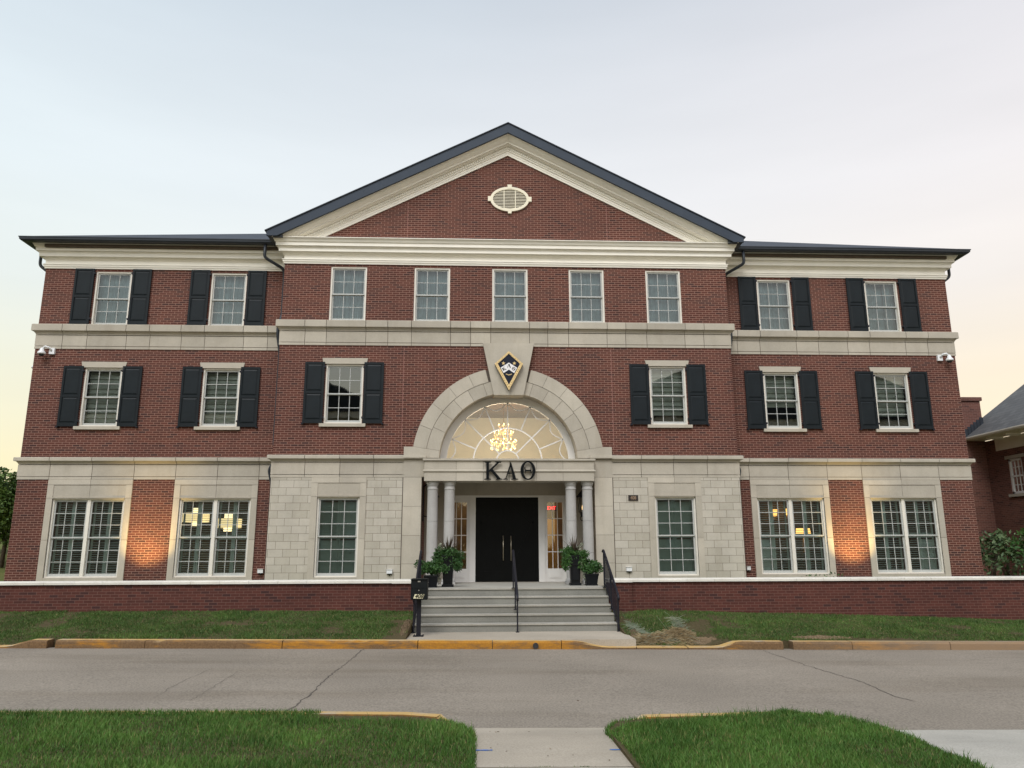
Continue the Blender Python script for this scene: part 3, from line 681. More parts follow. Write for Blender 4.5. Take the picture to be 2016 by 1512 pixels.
# --- windows
def louver_mesh(mb, x0, x1, z0, z1, y, angle, pitch=0.062, w=0.07):
    n = int((z1-z0)/pitch)
    for i in range(n):
        z = z0+(i+.5)*pitch; dy, dz = math.cos(angle)*w/2, math.sin(angle)*w/2
        mb.add([(x0, y-dy, z-dz), (x1, y-dy, z-dz), (x1, y+dy, z+dz), (x0, y+dy, z+dz), (x0, y-dy, z-dz+.008), (x1, y-dy, z-dz+.008), (x1, y+dy, z+dz+.008), (x0, y+dy, z+dz+.008)],
               [(0, 3, 2, 1), (4, 5, 6, 7), (0, 1, 5, 4), (1, 2, 6, 5), (2, 3, 7, 6), (3, 0, 4, 7)])
def sash_unit(fr, panes, x0, x1, z0, z1, Y, cols, rows, st=.042, mun=.0085, brail=.07):
    zm = (z0+z1)/2
    for (a, b, y, br, trl) in ((zm-.012, z1, Y+.055, .038, .045), (z0, zm+.012, Y+.092, brail, .038)):
        fr.box(x0, x0+st, y, y+.034, a, b); fr.box(x1-st, x1, y, y+.034, a, b)
        fr.box(x0+st, x1-st, y+.001, y+.033, a, a+br); fr.box(x0+st, x1-st, y+.001, y+.033, b-trl, b)
        xi0, xi1, zi0, zi1 = x0+st, x1-st, a+br, b-trl
        for k in range(1, cols):
            xx = xi0+(xi1-xi0)*k/cols; fr.box(xx-mun, xx+mun, y+.006, y+.028, zi0, zi1)
        for k in range(1, rows):
            zz = zi0+(zi1-zi0)*k/rows; fr.box(xi0, xi1, y+.007, y+.027, zz-mun, zz+mun)
        p = MB(); p.quad((xi0, y+.018, zi0), (xi1, y+.018, zi0), (xi1, y+.018, zi1), (xi0, y+.018, zi1)); panes.append(p)
def window(c, Y, hole, kind, rows, gl, units=1, label=None):
    x0, x1, z0, z1 = hole; loc = (c, Y, z0)
    fr = MB(); panes = []; cw = .045
    fr.cur = 1
    fr.box(x0, x0+cw, Y+.02, Y+.15, z0, z1); fr.box(x1-cw, x1, Y+.02, Y+.15, z0, z1); fr.box(x0+cw, x1-cw, Y+.021, Y+.149, z1-cw, z1); fr.box(x0+cw, x1-cw, Y+.015, Y+.149, z0, z0+.035)
    fr.cur = 0
    if units == 1: spans = [(x0+cw, x1-cw)]
    else:
        fr.cur = 1; fr.box(c-.045, c+.045, Y+.022, Y+.148, z0+.035, z1-cw); fr.cur = 0; spans = [(x0+cw, c-.045), (c+.045, x1-cw)]
    for a, b in spans: sash_unit(fr, panes, a, b, z0+.035, z1-cw, Y, 3, rows)
    w = fr.build('window', [FRAME, CASING], B, loc)
    for p in panes: p.build('pane', gl, w, loc)
    bl = MB(); yb = Y+.24
    if kind == 'curtain':
        xs = np.linspace(x0+.02, x1-.02, 36); ph = c*3.1
        yy = yb+.018*np.sin(xs*38+ph)+.01*np.sin(xs*91+ph)
        for i in range(35): bl.quad((xs[i], yy[i], z0), (xs[i+1], yy[i+1], z0), (xs[i+1], yy[i+1], z1), (xs[i], yy[i], z1))
        bl.build('curtain', CURTAIN, w, loc)
    elif kind == 'parted':
        for lo, hi in ((x0+.02, x0+.40), (x1-.36, x1-.02)):
            xs = np.linspace(lo, hi, 18); yy = yb+.02*np.sin(xs*52)
            for i in range(17): bl.quad((xs[i], yy[i], z0), (xs[i+1], yy[i+1], z0), (xs[i+1], yy[i+1], z1), (xs[i], yy[i], z1))
        bl.box(x0+.02, x1-.02, yb+.06, yb+.08, z0, z1); bl.build('curtain', CURTAIN, w, loc)
    elif kind.startswith('blind'):
        cov = float(kind[5:] or 1); zb = z1-(z1-z0)*cov
        n = max(1, int((z1-zb)/.14))
        for i in range(n):
            a = zb+(z1-zb)*i/n; b = zb+(z1-zb)*(i+1)/n
            bl.add([(x0+.03, yb+.05, b), (x1-.03, yb+.05, b), (x1-.03, yb-.005, a), (x0+.03, yb-.005, a), (x0+.03, yb+.05, a), (x1-.03, yb+.05, a)], [(3, 2, 1, 0), (4, 5, 2, 3)])
        bl.build('blind', BLIND, w, loc)
    elif kind == 'dark': pass
    elif kind.startswith('louver'):
        angs = [float(a) for a in kind[6:].split(',')]
        for (a, b), i in zip(spans, range(2)):
            zs_ = [z0+.03, (z0+z1)/2, z1-.03]; mid = (a+b)/2
            for s_, (xa, xb) in enumerate(((a+.01, mid-.003), (mid+.003, b-.01))):
                for k in range(2):
                    za, zb = zs_[k], zs_[k+1]
                    for xx in (xa, xb-.05): bl.box(xx, xx+.05, yb+.0, yb+.03, za, zb)
                    for zz in (za, zb-.06): bl.box(xa+.05, xb-.05, yb+.001, yb+.029, zz, zz+.06)
                    louver_mesh(bl, xa+.05, xb-.05, za+.06, zb-.06, yb+.015, angs[(i*4+s_*2+k) % len(angs)])
        bl.build('louver_blind', LOUVER if units == 2 else LOUVER_C, w, loc)
    return w
for i, c in enumerate(W3C): window(c, 0, h3(c), 'curtain', 2, GLASS_UP)
for i, c in enumerate(W3W): window(c, D, h3(c), ['curtain', 'curtain', 'curtain', 'parted'][i], 2, GLASS_UP)
WIN2 = {}
for i, c in enumerate(W2C): WIN2[c] = window(c, 0, h2(c), ['dark', 'blind0.82'][i], 2, GLASS_MID)
for i, c in enumerate(W2W): WIN2[c] = window(c, D, h2(c), ['blind1', 'blind1', 'blind0.6', 'blind0.75'][i], 2, GLASS_MID)
for i, c in enumerate(W1W): window(c, D, h1w(c), ['louver0.12', 'louver0.10', 'louver1.1,0.15,0.15,0.15,0.12,0.12,0.15,0.12', 'louver0.15,0.12,0.12,0.12,0.14,0.14,0.9,0.15'][i], 3, GLASS_LOW, 2)
for i, c in enumerate(W1C): window(c, 0, h1c(c), ['louver1.38,0.9,1.38,1.36', 'louver1.38,1.36,1.38,1.37'][i], 3, GLASS_LOW)

# lintels and sills of the second floor windows
for c, Y in [(c, 0) for c in W2C]+[(c, D) for c in W2W]:
    for s_ in (1,):
        mb = MB(); mb.add([(c-.605, Y-.03, 7.13), (c+.605, Y-.03, 7.13), (c+.64, Y-.03, 7.30), (c-.64, Y-.03, 7.30), (c-.605, Y+.12, 7.13), (c+.605, Y+.12, 7.13), (c+.64, Y+.12, 7.30), (c-.64, Y+.12, 7.30)], [(0, 1, 2, 3), (4, 7, 6, 5), (0, 4, 5, 1), (1, 5, 6, 2), (2, 6, 7, 3), (3, 7, 4, 0)])
        mb.build('lintel', STONE_SM, WIN2[c])
        mb = MB(); mb.box(c-.64, c+.64, Y-.07, Y+.2, 5.325, 5.415); mb.build('sill', STONE_SM, WIN2[c])

# --- shutters
def shutter_proto(w, h):
    mb = MB(); y0, y1 = 0, .035; st = .055
    for a in (0, w-st): mb.box(a, a+st, y0, y1, 0, h)
    zr = [(0, .10), (h*.5-.035, h*.5+.035), (h-.06, h)]
    for a, b in zr: mb.box(st, w-st, y0+.001, y1, a, b)
    for (a, b) in ((.10, h*.5-.035), (h*.5+.035, h-.06)):
        mb.box(st, w-st, y0+.018, y1, a, b)
        q = [(st+.05, a+.05), (w-st-.05, a+.05), (w-st-.05, b-.05), (st+.05, b-.05)]; o = [(st+.012, a+.012), (w-st-.012, a+.012), (w-st-.012, b-.012), (st+.012, b-.012)]
        vs_ = [(x, .0175, z) for x, z in o]+[(x, .004, z) for x, z in q]
        mb.add(vs_, [(4, 5, 6, 7)]+[(i, (i+1) % 4, (i+1) % 4+4, i+4) for i in range(4)])
    return mb
def place_shutters(c, Y, z0, z1, sh):
    w = .55; h = z1-z0
    for s_ in (-1, 1):
        x0 = c-.555-w+sh if s_ < 0 else c+.555+sh
        p = shutter_proto(w, h); p.v = [(x+x0, y+Y-.065, z+z0) for x, y, z in p.v]
        o = p.build('shutter', SHUT, B, (x0, Y-.065, z0))
        hw = MB(); e = x0+(w-.0 if s_ > 0 else 0)
        hw.box(e-.03, e+.03, Y-.075, Y-.005, z0-.03, z0+.012); hx = x0+(0 if s_ > 0 else w)
        for zz in (z0+.14, z1-.16): hw.box(hx-.035, hx+.035, Y-.072, Y-.005, zz, zz+.05)
        hw.tube([(e+s_*.01, Y-.02, z0+.30), (e+s_*.045, Y-.05, z0+.31), (e+s_*.05, Y-.05, z0+.27)], .008, 6)
        hw.build_split('shutter_hinge', IRON, o, (x0, Y-.065, z0))
for c in W3W: place_shutters(c, D, 8.42, 10.125, 0)
for c in W2C: place_shutters(c, 0, 5.42, 7.175, 0)
for c in W2W: place_shutters(c, D, 5.41, 7.165, 0)

# --- cornices
PC = [(0, 10.13), (.03, 10.13), (.035, 10.16), (.055, 10.19), (.06, 10.235), (.075, 10.24), (.075, 10.262), (.022, 10.265), (.022, 10.39), (.04, 10.395), (.05, 10.42), (.10, 10.45), (.10, 10.462), (.16, 10.465), (.16, 10.565), (.175, 10.57), (.185, 10.595), (.235, 10.612), (.235, 10.71), (.262, 10.722), (.268, 10.735), (.285, 10.775), (.318, 10.815), (.335, 10.82), (.335, 10.84), (0, 10.86)]
mb = MB(); mb.sweep([(-XC, D+.5), (-XC, 0), (XC, 0), (XC, D+.5)], PC); mb.build('cornice', TRIM, B)
mb = MB(); mb.sweep([(-XW, 15.5), (-XW, D), (-XC, D)], PC); mb.build('cornice', TRIM, B)
mb = MB(); mb.sweep([(XC, D), (XW, D), (XW, 15.5)], PC); mb.build('cornice', TRIM, B)
# gutters and dark eaves of the wings
PG = [(.30, 10.815), (.45, 10.79), (.52, 10.80), (.555, 10.835), (.56, 10.885), (.575, 10.89), (.575, 10.915), (.55, 10.918), (.30, 10.93)]
for path in ([(-XW, 15.5), (-XW, D), (-XC-.02, D)], [(XC+.02, D), (XW, D), (XW, 15.5)]):
    mb = MB(); mb.sweep(path, PG); mb.build('gutter', DARKMETAL, B)
# raking cornice of the pediment
SL = .5065; ZA = 13.70; ZC = 10.80
PR = [(0, 0), (.035, .0), (.035, .06), (.045, .065), (.045, .125), (.075, .14), (.075, .165), (.06, .17), (.06, .275), (.12, .285), (.135, .31), (.21, .325), (.21, .37), (.24, .39), (.30, .45), (.34, .52), (.40, .545), (.43, .55)]
mb = MB()
for s_ in (-1, 1):
    vs_ = []; m_ = len(PR)
    for p, v in PR: vs_.append((s_*(ZA+v-ZC)/SL, -p, ZC))
    for p, v in PR: vs_.append((0, -p, ZA+v))
    fs_ = [(j, m_+j, m_+j+1, j+1) if s_ < 0 else (j, j+1, m_+j+1, m_+j) for j in range(m_-1)]
    mb.add(vs_, fs_)
mb.build_split('raking_cornice', TRIM, B)
L = (ZA+.2-ZC)/SL; n = int(L/.062)
for s_ in (-1, 1):
    mb = MB()
    for i in range(n):
        x = .03+i*.062; z = ZA+.17-SL*(x+.018)+.03
        if z-.03 < ZC: continue
        a, b = s_*x, s_*(x+.034); mb.prism([(min(a, b), z+(SL*.017 if s_ > 0 else -SL*.017)-.01), (max(a, b), z-(SL*.017 if s_ > 0 else -SL*.017)-.01), (max(a, b), z-(SL*.017 if s_ > 0 else -SL*.017)+.058), (min(a, b), z+(SL*.017 if s_ > 0 else -SL*.017)+.058)], -.095, -.05)
    mb.build('dentil_row', TRIM, B)
# roof edge fascia of the gable
mb = MB(); FP = -.455; E_ = 6.96
zt = lambda x: 14.53-.513*abs(x)
for s_ in (-1, 1):
    v_ = [(0, FP, zt(0)-.30), (0, FP, zt(0)), (s_*E_, FP, zt(E_)), (s_*E_, FP, zt(E_)-.15), (s_*(E_-.3), FP, zt(E_-.3)-.30)]
    k_ = [(x, y+.07, z) for x, y, z in v_]
    mb.add(v_+k_, [tuple(range(5)) if s_ < 0 else tuple(range(4, -1, -1))]+[(i, (i+1) % 5, (i+1) % 5+5, i+5) if s_ > 0 else (i+5, (i+1) % 5+5, (i+1) % 5, i) for i in range(5)])
mb.build_split('fascia', FASCIA, B)
# roofs
mb = MB()
for s_ in (-1, 1):
    a = [(0, FP-.03, zt(0)+.03), (s_*(E_+.05), FP-.03, zt(E_)+.01), (s_*(E_+.05), 8.0, zt(E_)+.01), (0, 8.0, zt(0)+.03)]
    b = [(x, y, z-.028) for x, y, z in a]
    mb.add(a+b, [(0, 1, 2, 3) if s_ < 0 else (3, 2, 1, 0), (4, 7, 6, 5) if s_ < 0 else (5, 6, 7, 4), (0, 4, 5, 1) if s_ < 0 else (1, 5, 4, 0), (1, 5, 6, 2) if s_ < 0 else (2, 6, 5, 1)])
SW = .465; yf = D-.53; ze = 10.925
for s_ in (-1, 1):
    xo = s_*(XW+.53); rz_ = ze+SW*7.5
    A_, B_, C_, D_ = (xo, yf, ze), (s_*3, yf, ze), (s_*3, yf+7.5, rz_), (xo-s_*7.5, yf+7.5, rz_)
    mb.add([A_, B_, C_, D_, (xo, yf+15, ze), (s_*3, yf+15, ze)], [(0, 1, 2, 3) if s_ < 0 else (3, 2, 1, 0), (0, 3, 4) if s_ < 0 else (4, 3, 0), (3, 2, 5, 4) if s_ < 0 else (4, 5, 2, 3)])
mb.build_split('roof', ROOF, B)
# soffit behind wing gutter closes the eave; gable side eave returns
mb = MB()
for s_ in (-1, 1):
    mb.box(s_*6.52, s_*6.93, -.40, D-.2, 10.80, 10.93)
mb.build_split('gutter', DARKMETAL, B)
# oval louvred vent
mb = MB(); cx, cz = .06, 12.26; na = 48
def ell(a, rx, rz): return (cx+rx*math.cos(a), cz+rz*math.sin(a))
for k in range(na):
    a, b = 2*math.pi*k/na, 2*math.pi*(k+1)/na
    o1, o2, i1, i2 = ell(a, .585, .395), ell(b, .585, .395), ell(a, .505, .315), ell(b, .505, .315)
    mb.prism([i1, o1, o2, i2], -.055, .0)
for x, z, w, h, sgn in ((cx-.605, cz, .05, .075, 0), (cx+.605, cz, .05, .075, 0)): mb.box(x-w, x+w, -.062, 0, z-h, z+h)
for s_ in (-1, 1):
    z0_, z1_ = cz+s_*.335, cz+s_*.465
    mb.prism([(cx-.05, min(z0_, z1_)), (cx+.05, min(z0_, z1_)), (cx+.07 if s_ > 0 else cx+.06, max(z0_, z1_)), (cx-.07 if s_ > 0 else cx-.06, max(z0_, z1_))], -.062, 0)
v_ = mb.build('gable_vent', VENT, B)
mb = MB()
for i in range(13):
    z = cz-.29+i*.0485; hw_ = .51*math.sqrt(max(0, 1-((z-cz)/.32)**2))
    if hw_ > .05: mb.add([(cx-hw_, -.04, z-.006), (cx+hw_, -.04, z-.006), (cx+hw_, -.012, z+.026), (cx-hw_, -.012, z+.026), (cx-hw_, -.04, z+.010), (cx+hw_, -.04, z+.010)], [(0, 1, 5, 4), (4, 5, 2, 3)])
for x in (-.17, .17): mb.box(cx+x-.012, cx+x+.012, -.045, -.008, cz-.30, cz+.30)
mb.build('louver', VENT, v_)
mb = MB(); mb.add([(cx, -.006, cz)]+[(*ell(2*math.pi*k/32, .52, .33)[:1], -.006, ell(2*math.pi*k/32, .52, .33)[1]) for k in range(32)], [(0, k+1, (k+1) % 32+1) for k in range(32)]); mb.build('vent_backing', INTERDK, v_)

# --- arch, keystone, impost blocks
mb = MB(); joints = [R(a) for a in (0, 14.5, 27, 39, 51, 62, 73.5)]
zb0 = 4.78; AY = -.07
def ring(mb, r0, r1, a0, a1, y0, y1, g=.004):
    n = max(2, int((a1-a0)/R(3))); ga0, ga1 = a0+g/((r0+r1)/2), a1-g/((r0+r1)/2)
    an = np.linspace(ga0, ga1, n+1); P = []
    for a in an: P.append((r1*math.cos(a), AZ+r1*math.sin(a)))
    for a in an[::-1]: P.append((r0*math.cos(a), AZ+r0*math.sin(a)))
    # split in quads along the arc
    m_ = len(an); vs_ = [(x, y0, z) for x, z in P]+[(x, y1, z) for x, z in P]; k = 2*m_; fs_ = []
    for i in range(m_-1):
        fs_ += [(i+1, i, k-1-i, k-2-i), (k+i, k+i+1, 2*k-2-i, 2*k-1-i), (i, i+1, k+i+1, k+i), (k-2-i, k-1-i, 2*k-1-i, 2*k-2-i)]
    fs_ += [(0, k, 2*k-1, k-1), (m_-1, m_, k+m_, k+m_-1)]; mb.add(vs_, fs_)
RM = 2.30; aout = [8.3, 22, 37, 51, 65, 76]; ain = [8.3, 24, 36, 48, 60, 72, 79]
for s_ in (1, -1):
    mb = MB()
    for lst, r0, r1, y in ((aout, RM+.004, RO, AY-.012), (ain, RI, RM-.004, AY)):
        for a, b in zip(lst[:-1], lst[1:]):
            if s_ > 0: ring(mb, r0, r1, R(a), R(b), y, .42)
            else: ring(mb, r0, r1, R(180-b), R(180-a), y, .42)
    mb.build('arch', STONE, B)
mb = MB(); ring(mb, RI+.02, RO-.02, R(5), R(175), AY+.02, .40, 0); mb.build('mortar_backing', GAP, B)
mb = MB(); mb.prism([(-.41, 6.225), (.43, 6.225), (.735, 7.735), (-.725, 7.735)], -.17, .42); mb.build('keystone', STONE_SM, B)
for s_ in (-1, 1):      # impost blocks: outer rectangle with arch-curved inner side
    mb = MB(); P = [(s_*2.90, 4.455), (s_*2.90, 4.765), (s_*2.61, 4.765)]
    P = [(2.90, 4.455), (2.90, 4.766), (2.645, 4.765), (1.912, 4.654), (1.93, 4.455)]
    P = [(s_*x, z) for x, z in P]
    if s_ > 0: P = P[::1]
    P = P if s_ > 0 else P[::-1]
    mb.prism(P, AY-.014, .42); mb.build('impost_block', STONE_SM, B)
# pilasters and band above them
g = .0035
for s_ in (-1, 1):
    mb = MB()
    for a, b in ((1.0, 1.6), (1.6, 2.35), (2.35, 3.13), (3.13, 3.925), (3.925, 4.425)):
        xi = 2.395 if b < 4 else 2.30
        mb.box(s_*xi, s_*2.895, -.04, .35, a+g, b-g)
    mb.box(s_*2.28, s_*2.905, -.115, .35, 4.43, 4.452)
    mb.box(s_*2.28, s_*2.905, -.135, .35, 4.4535, 4.525)
    mb.build('pilaster', STONE, B)
mb = MB()
for s_ in (-1, 1): mb.box(s_*2.42, s_*2.87, -.02, .3, 1.0, 4.4); mb.box(s_*2.898, s_*2.92, -.004, .3, 1.0, 4.0)
mb.build_split('mortar_backing', GAP, B)
# entablature over the porch
EY = -.32
mb = MB(); xs = [-2.31, -1.44, -.70, .02, .76, 1.49, 2.35]
for a, b in zip(xs[:-1], xs[1:]):
    mb.box(a+.004, b-.004, EY, .3, 3.80, 4.035); mb.box(a+.004, b-.004, EY-.002, .3, 4.105, 4.345)
mb.build('entablature', STONE, B)
mb = MB(); mb.box(-2.345, 2.385, EY-.05, .45, 4.352, 4.405)
n = 10; prof = [(.035*math.cos(a), .035*math.sin(a)) for a in np.linspace(-math.pi/2, math.pi/2, 7)]
mb.sweep([(-2.31, .0), (-2.31, EY), (2.35, EY), (2.35, .0)], [(-.01, 4.035)]+[(x, 4.07+z) for x, z in prof]+[(-.01, 4.105)]); mb.build('entablature_moulding', STONE_SM, B)
mb = MB(); mb.box(-2.29, 2.33, EY+.012, .29, 3.805, 4.35); mb.build('mortar_backing', GAP, B)
# columns
def column(x):
    mb = MB(); Yc = -.09; z0 = 1.06
    mb.box(x-.185, x+.185, Yc-.185, Yc+.185, z0, z0+.07)
    mb.lathe([(.18, .07), (.185, .10), (.165, .135), (.152, .15), (.148, .17), (.147, .82)], (x, Yc, z0), 28)
    mb.lathe([(.147, .826), (.145, 1.66)], (x, Yc, z0), 28)
    mb.lathe([(.145, 1.666), (.140, 2.50), (.142, 2.51), (.152, 2.52), (.152, 2.55), (.141, 2.56), (.141, 2.62), (.150, 2.625), (.150, 2.64), (.165, 2.67), (.172, 2.70), (.172, 2.718)], (x, Yc, z0), 28)
    mb.box(x-.175, x+.175, Yc-.175, Yc+.175, 3.778, 3.799)
    mb.build('column', COLSTONE, B)
for x in (-2.08, -1.62, 1.715, 2.175): column(x)
# recessed porch: side walls, back wall, ceiling
mb = MB()
for s_, e in ((-1, -2.395), (1, 2.395)):
    q = [(e, .3, 1.0), (e, 1.45, 1.0), (e, 1.45, 4.0), (e, .3, 4.0)]; mb.quad(*(q[::-1] if s_ > 0 else q))
mb.build_split('porch_side', BRICK_OLD, B)
mb = MB(); mb.box(-2.4, 2.4, -.05, 1.6, 3.96, 4.05); mb.build('porch_ceiling', STONE_SM, B)
PY = 1.42
mb = MB(); wall_rect(mb, -2.42, 2.42, 1.0, 4.0, PY, [(-1.76, 1.78, 1.04, 3.52)], .15); mb.build('porch_wall', STONE_SM, B)
mb = MB()   # white door surround posts and head
for a, b in ((-1.09, -.905), (.935, 1.12)): mb.box(a, b, PY-.02, PY+.12, 1.06, 3.50)
mb.box(-1.76, 1.78, PY-.022, PY+.12, 3.475, 3.53)
for a, b in ((-1.76, -1.70), (1.72, 1.78)): mb.box(a, b, PY-.02, PY+.12, 1.06, 3.475)
mb.build('door_frame', WHITE, B)
def sidelight(x0, x1, cols):
    fr = MB(); y = PY+.02; fr.box(x0, x0+.075, y, y+.05, 1.06, 3.475); fr.box(x1-.075, x1, y, y+.05, 1.06, 3.475)
    fr.box(x0+.075, x1-.075, y+.001, y+.049, 1.06, 1.43); fr.box(x0+.075, x1-.075, y+.001, y+.049, 3.33, 3.475)
    fr.box(x0+.12, x1-.12, y-.012, y, 1.16, 1.335); fr.box(x0+.15, x1-.15, y-.02, y-.012, 1.19, 1.305)
    a, b = x0+.075, x1-.075
    for k in range(1, cols): xx = a+(b-a)*k/cols; fr.box(xx-.011, xx+.011, y+.01, y+.04, 1.43, 3.33)
    for k in range(1, 4): zz = 1.43+1.90*k/4; fr.box(a, b, y+.011, y+.039, zz-.012, zz+.012)
    w = fr.build('sidelight', WHITE, B, (x0, PY, 1.06))
    p = MB(); p.quad((a, y+.025, 1.43), (b, y+.025, 1.43), (b, y+.025, 3.33), (a, y+.025, 3.33)); p.build('pane', GLASS_LOW, w, (x0, PY, 1.06))
sidelight(-1.70, -1.09, 3); sidelight(1.12, 1.72, 3)
for s_ in (-1, 1):      # double door leaves with X-frame boards and long pulls
    a, b = (-.905, .012) if s_ < 0 else (.018, .935); loc = (a, PY, 1.06); mb = MB(); y = PY+.03
    mb.box(a, b, y, y+.05, 1.065, 3.473)
    st = .13
    for xx in (a, b-st): mb.box(xx, xx+st, y-.014, y, 1.07, 3.47)
    for za, zb in ((1.07, 1.36), (3.34, 3.47)): mb.box(a+st, b-st, y-.0135, y, za, zb)
    xo, xi = (a+st, b-st) if s_ < 0 else (b-st, a+st)
    def board(p, q, w=.10):
        d = Vector((q[0]-p[0], q[1]-p[1])); l = d.length; nx, nz_ = -d.y/l*w/2, d.x/l*w/2
        P = [(p[0]-nx, p[1]-nz_), (q[0]-nx, q[1]-nz_), (q[0]+nx, q[1]+nz_), (p[0]+nx, p[1]+nz_)]
        A = sum(P[i][0]*P[(i+1) % 4][1]-P[(i+1) % 4][0]*P[i][1] for i in range(4)); mb.prism(P if A > 0 else P[::-1], y-.022, y)
    board((xi, 3.30), (xo, 2.75)); board((xo, 2.75), (xi, 1.40))
    if s_ < 0: mb.box(-.02, .05, y-.02, y-.0145, 1.07, 3.47)
    o = mb.build('door', DOOR, B, loc)
    hx = -.10 if s_ < 0 else .125
    h = MB(); h.tube([(hx, y-.075, 1.66), (hx, y-.075, 2.37)], .014, 10)
    for zz in (1.74, 2.29): h.tube([(hx, y-.075, zz), (hx, y-.012, zz)], .010, 8)
    h.build('handle', BRASS, o, loc)

# --- fanlight in the arch
FY = .42; FR = 1.90; fz = 4.43
mb = MB()
def arcpts(r, a0, a1, n): return [(r*math.cos(a), AZ+.12+r*math.sin(a)) for a in np.linspace(a0, a1, n)]
def arcbar(r0, r1, y0, y1, n=48, cz=AZ, a0=0, a1=math.pi, cx=0.0):
    an = np.linspace(a0, a1, n+1)
    for p, q in zip(an[:-1], an[1:]):
        mb.prism([(cx+r0*math.cos(p), cz+r0*math.sin(p)), (cx+r1*math.cos(p), cz+r1*math.sin(p)), (cx+r1*math.cos(q), cz+r1*math.sin(q)), (cx+r0*math.cos(q), cz+r0*math.sin(q))], y0, y1)
FZ = 4.40
arcbar(1.74, 1.95, FY, FY+.12); mb.box(-1.9, 1.9, FY+.001, FY+.12, 4.36, 4.47)
bw = .016
arcbar(.98-bw, .98+bw, FY+.03, FY+.06, 36, FZ); arcbar(.33-bw, .33+bw, FY+.03, FY+.06, 20, FZ)
def bar(p, q, w=.016):
    d = Vector((q[0]-p[0], q[1]-p[1])); l = d.length; nx, nz_ = -d.y/l*w, d.x/l*w
    P = [(p[0]-nx, p[1]-nz_), (q[0]-nx, q[1]-nz_), (q[0]+nx, q[1]+nz_), (p[0]+nx, p[1]+nz_)]
    mb.prism(P, FY+.032, FY+.058)
for k in range(1, 8):
    a = R(22.5*k); r0 = .33 if k in (2, 6) else (.98 if k != 4 else .33); bar((r0*math.cos(a), FZ+r0*math.sin(a)), (1.76*math.cos(a), FZ+1.76*math.sin(a)))
for k in range(8):      # swags between the spokes
    a0, a1 = R(22.5*k), R(22.5*(k+1)); P = []
    for t_ in np.linspace(0, 1, 9):
        a = a0+(a1-a0)*t_; rr_ = 1.72-.20*math.sin(math.pi*t_); P.append((rr_*math.cos(a), FZ+rr_*math.sin(a)))
    for p, q in zip(P[:-1], P[1:]): bar(p, q, .013)
fl = mb.build('fanlight', WHITE, B, (0, FY, 4.4))
mb = MB(); P = [(1.80*math.cos(a), AZ+1.80*math.sin(a)) for a in np.linspace(0, math.pi, 33)]; mb.add([(x, FY+.045, z) for x, z in P], [tuple(range(33))]); mb.build('pane', GLASS_FAN, fl, (0, FY, 4.4))

# --- interior: floors, partitions, foyer
mb = MB()
for z in (4.12, 7.85): 
    for x0, x1, y0 in ((-XW+.05, -3.1, D+.33), (3.1, XW-.05, D+.33)): mb.box(x0, x1, y0, 15.3, z, z+.25)
mb.box(-3.1, 3.1, .33, 15.3, 7.85, 8.1); mb.box(-XW+.05, XW-.05, 1.7, 15.3, .9, 1.05); mb.box(-XW+.05, XW-.05, .33, 15.3, 10.7, 10.78)
mb.build_split('floor_slab', INTERDK, B)
mb = MB()
for x0, x1, z0, z1 in ((-XW+.1, -3.1, 1.05, 4.1), (3.1, XW-.1, 1.05, 4.1), (-XW+.1, -3.1, 4.37, 7.8), (3.1, XW-.1, 4.37, 7.8), (-XW+.1, XW-.1, 8.1, 10.7)): mb.box(x0, x1, 5.6, 5.75, z0, z1)
for x in (-6.4, 6.4, -10.0, 10.05):
    for z0, z1 in ((1.05, 4.1), (4.37, 7.8), (8.1, 10.7)):
        if abs(x) > 9 and z0 < 2 : continue
        mb.box(x-.05, x+.05, D+.36, 5.58, z0, z1)
mb.build_split('interior_wall', INTER, B)
mb = MB(); mb.cur = 0; mb.quad((-3.05, 5.2, 3.9), (3.05, 5.2, 3.9), (3.05, 5.2, 7.0), (-3.05, 5.2, 7.0))
for s_ in (-1, 1):
    q = [(s_*3.05, .55, 3.9), (s_*3.05, 5.2, 3.9), (s_*3.05, 5.2, 7.0), (s_*3.05, .55, 7.0)]; mb.quad(*q)
mb.cur = 1; mb.quad((-3.05, .45, 6.50), (3.05, .45, 6.50), (3.05, 5.2, 6.50), (-3.05, 5.2, 6.50))
mb.quad((-3.05, 5.2, 1.05), (3.05, 5.2, 1.05), (3.05, 5.2, 3.9), (-3.05, 5.2, 3.9))
for s_ in (-1, 1): mb.quad((s_*3.05, 1.6, 1.05), (s_*3.05, 5.2, 1.05), (s_*3.05, 5.2, 3.9), (s_*3.05, 1.6, 3.9))
mb.cur = 0; mb.quad((-3.05, 1.55, 4.06), (3.05, 1.55, 4.06), (3.05, .45, 4.06), (-3.05, .45, 4.06))
for s_ in (-1, 1): mb.quad((s_*3.05, .47, 4.0), (s_*1.75, .47, 4.0), (s_*1.75, .47, 7.0), (s_*3.05, .47, 7.0))
mb.build('foyer_wall', [CREAMWALL, BROWNCEIL], B)
TAN = plain('tan_panel', (0.55, 0.30, 0.08), 0.8, 0.08)
mb = MB(); mb.box(1.0, 1.62, 2.75, 3.0, 1.06, 2.93); mb.build('foyer_partition', TAN, B)

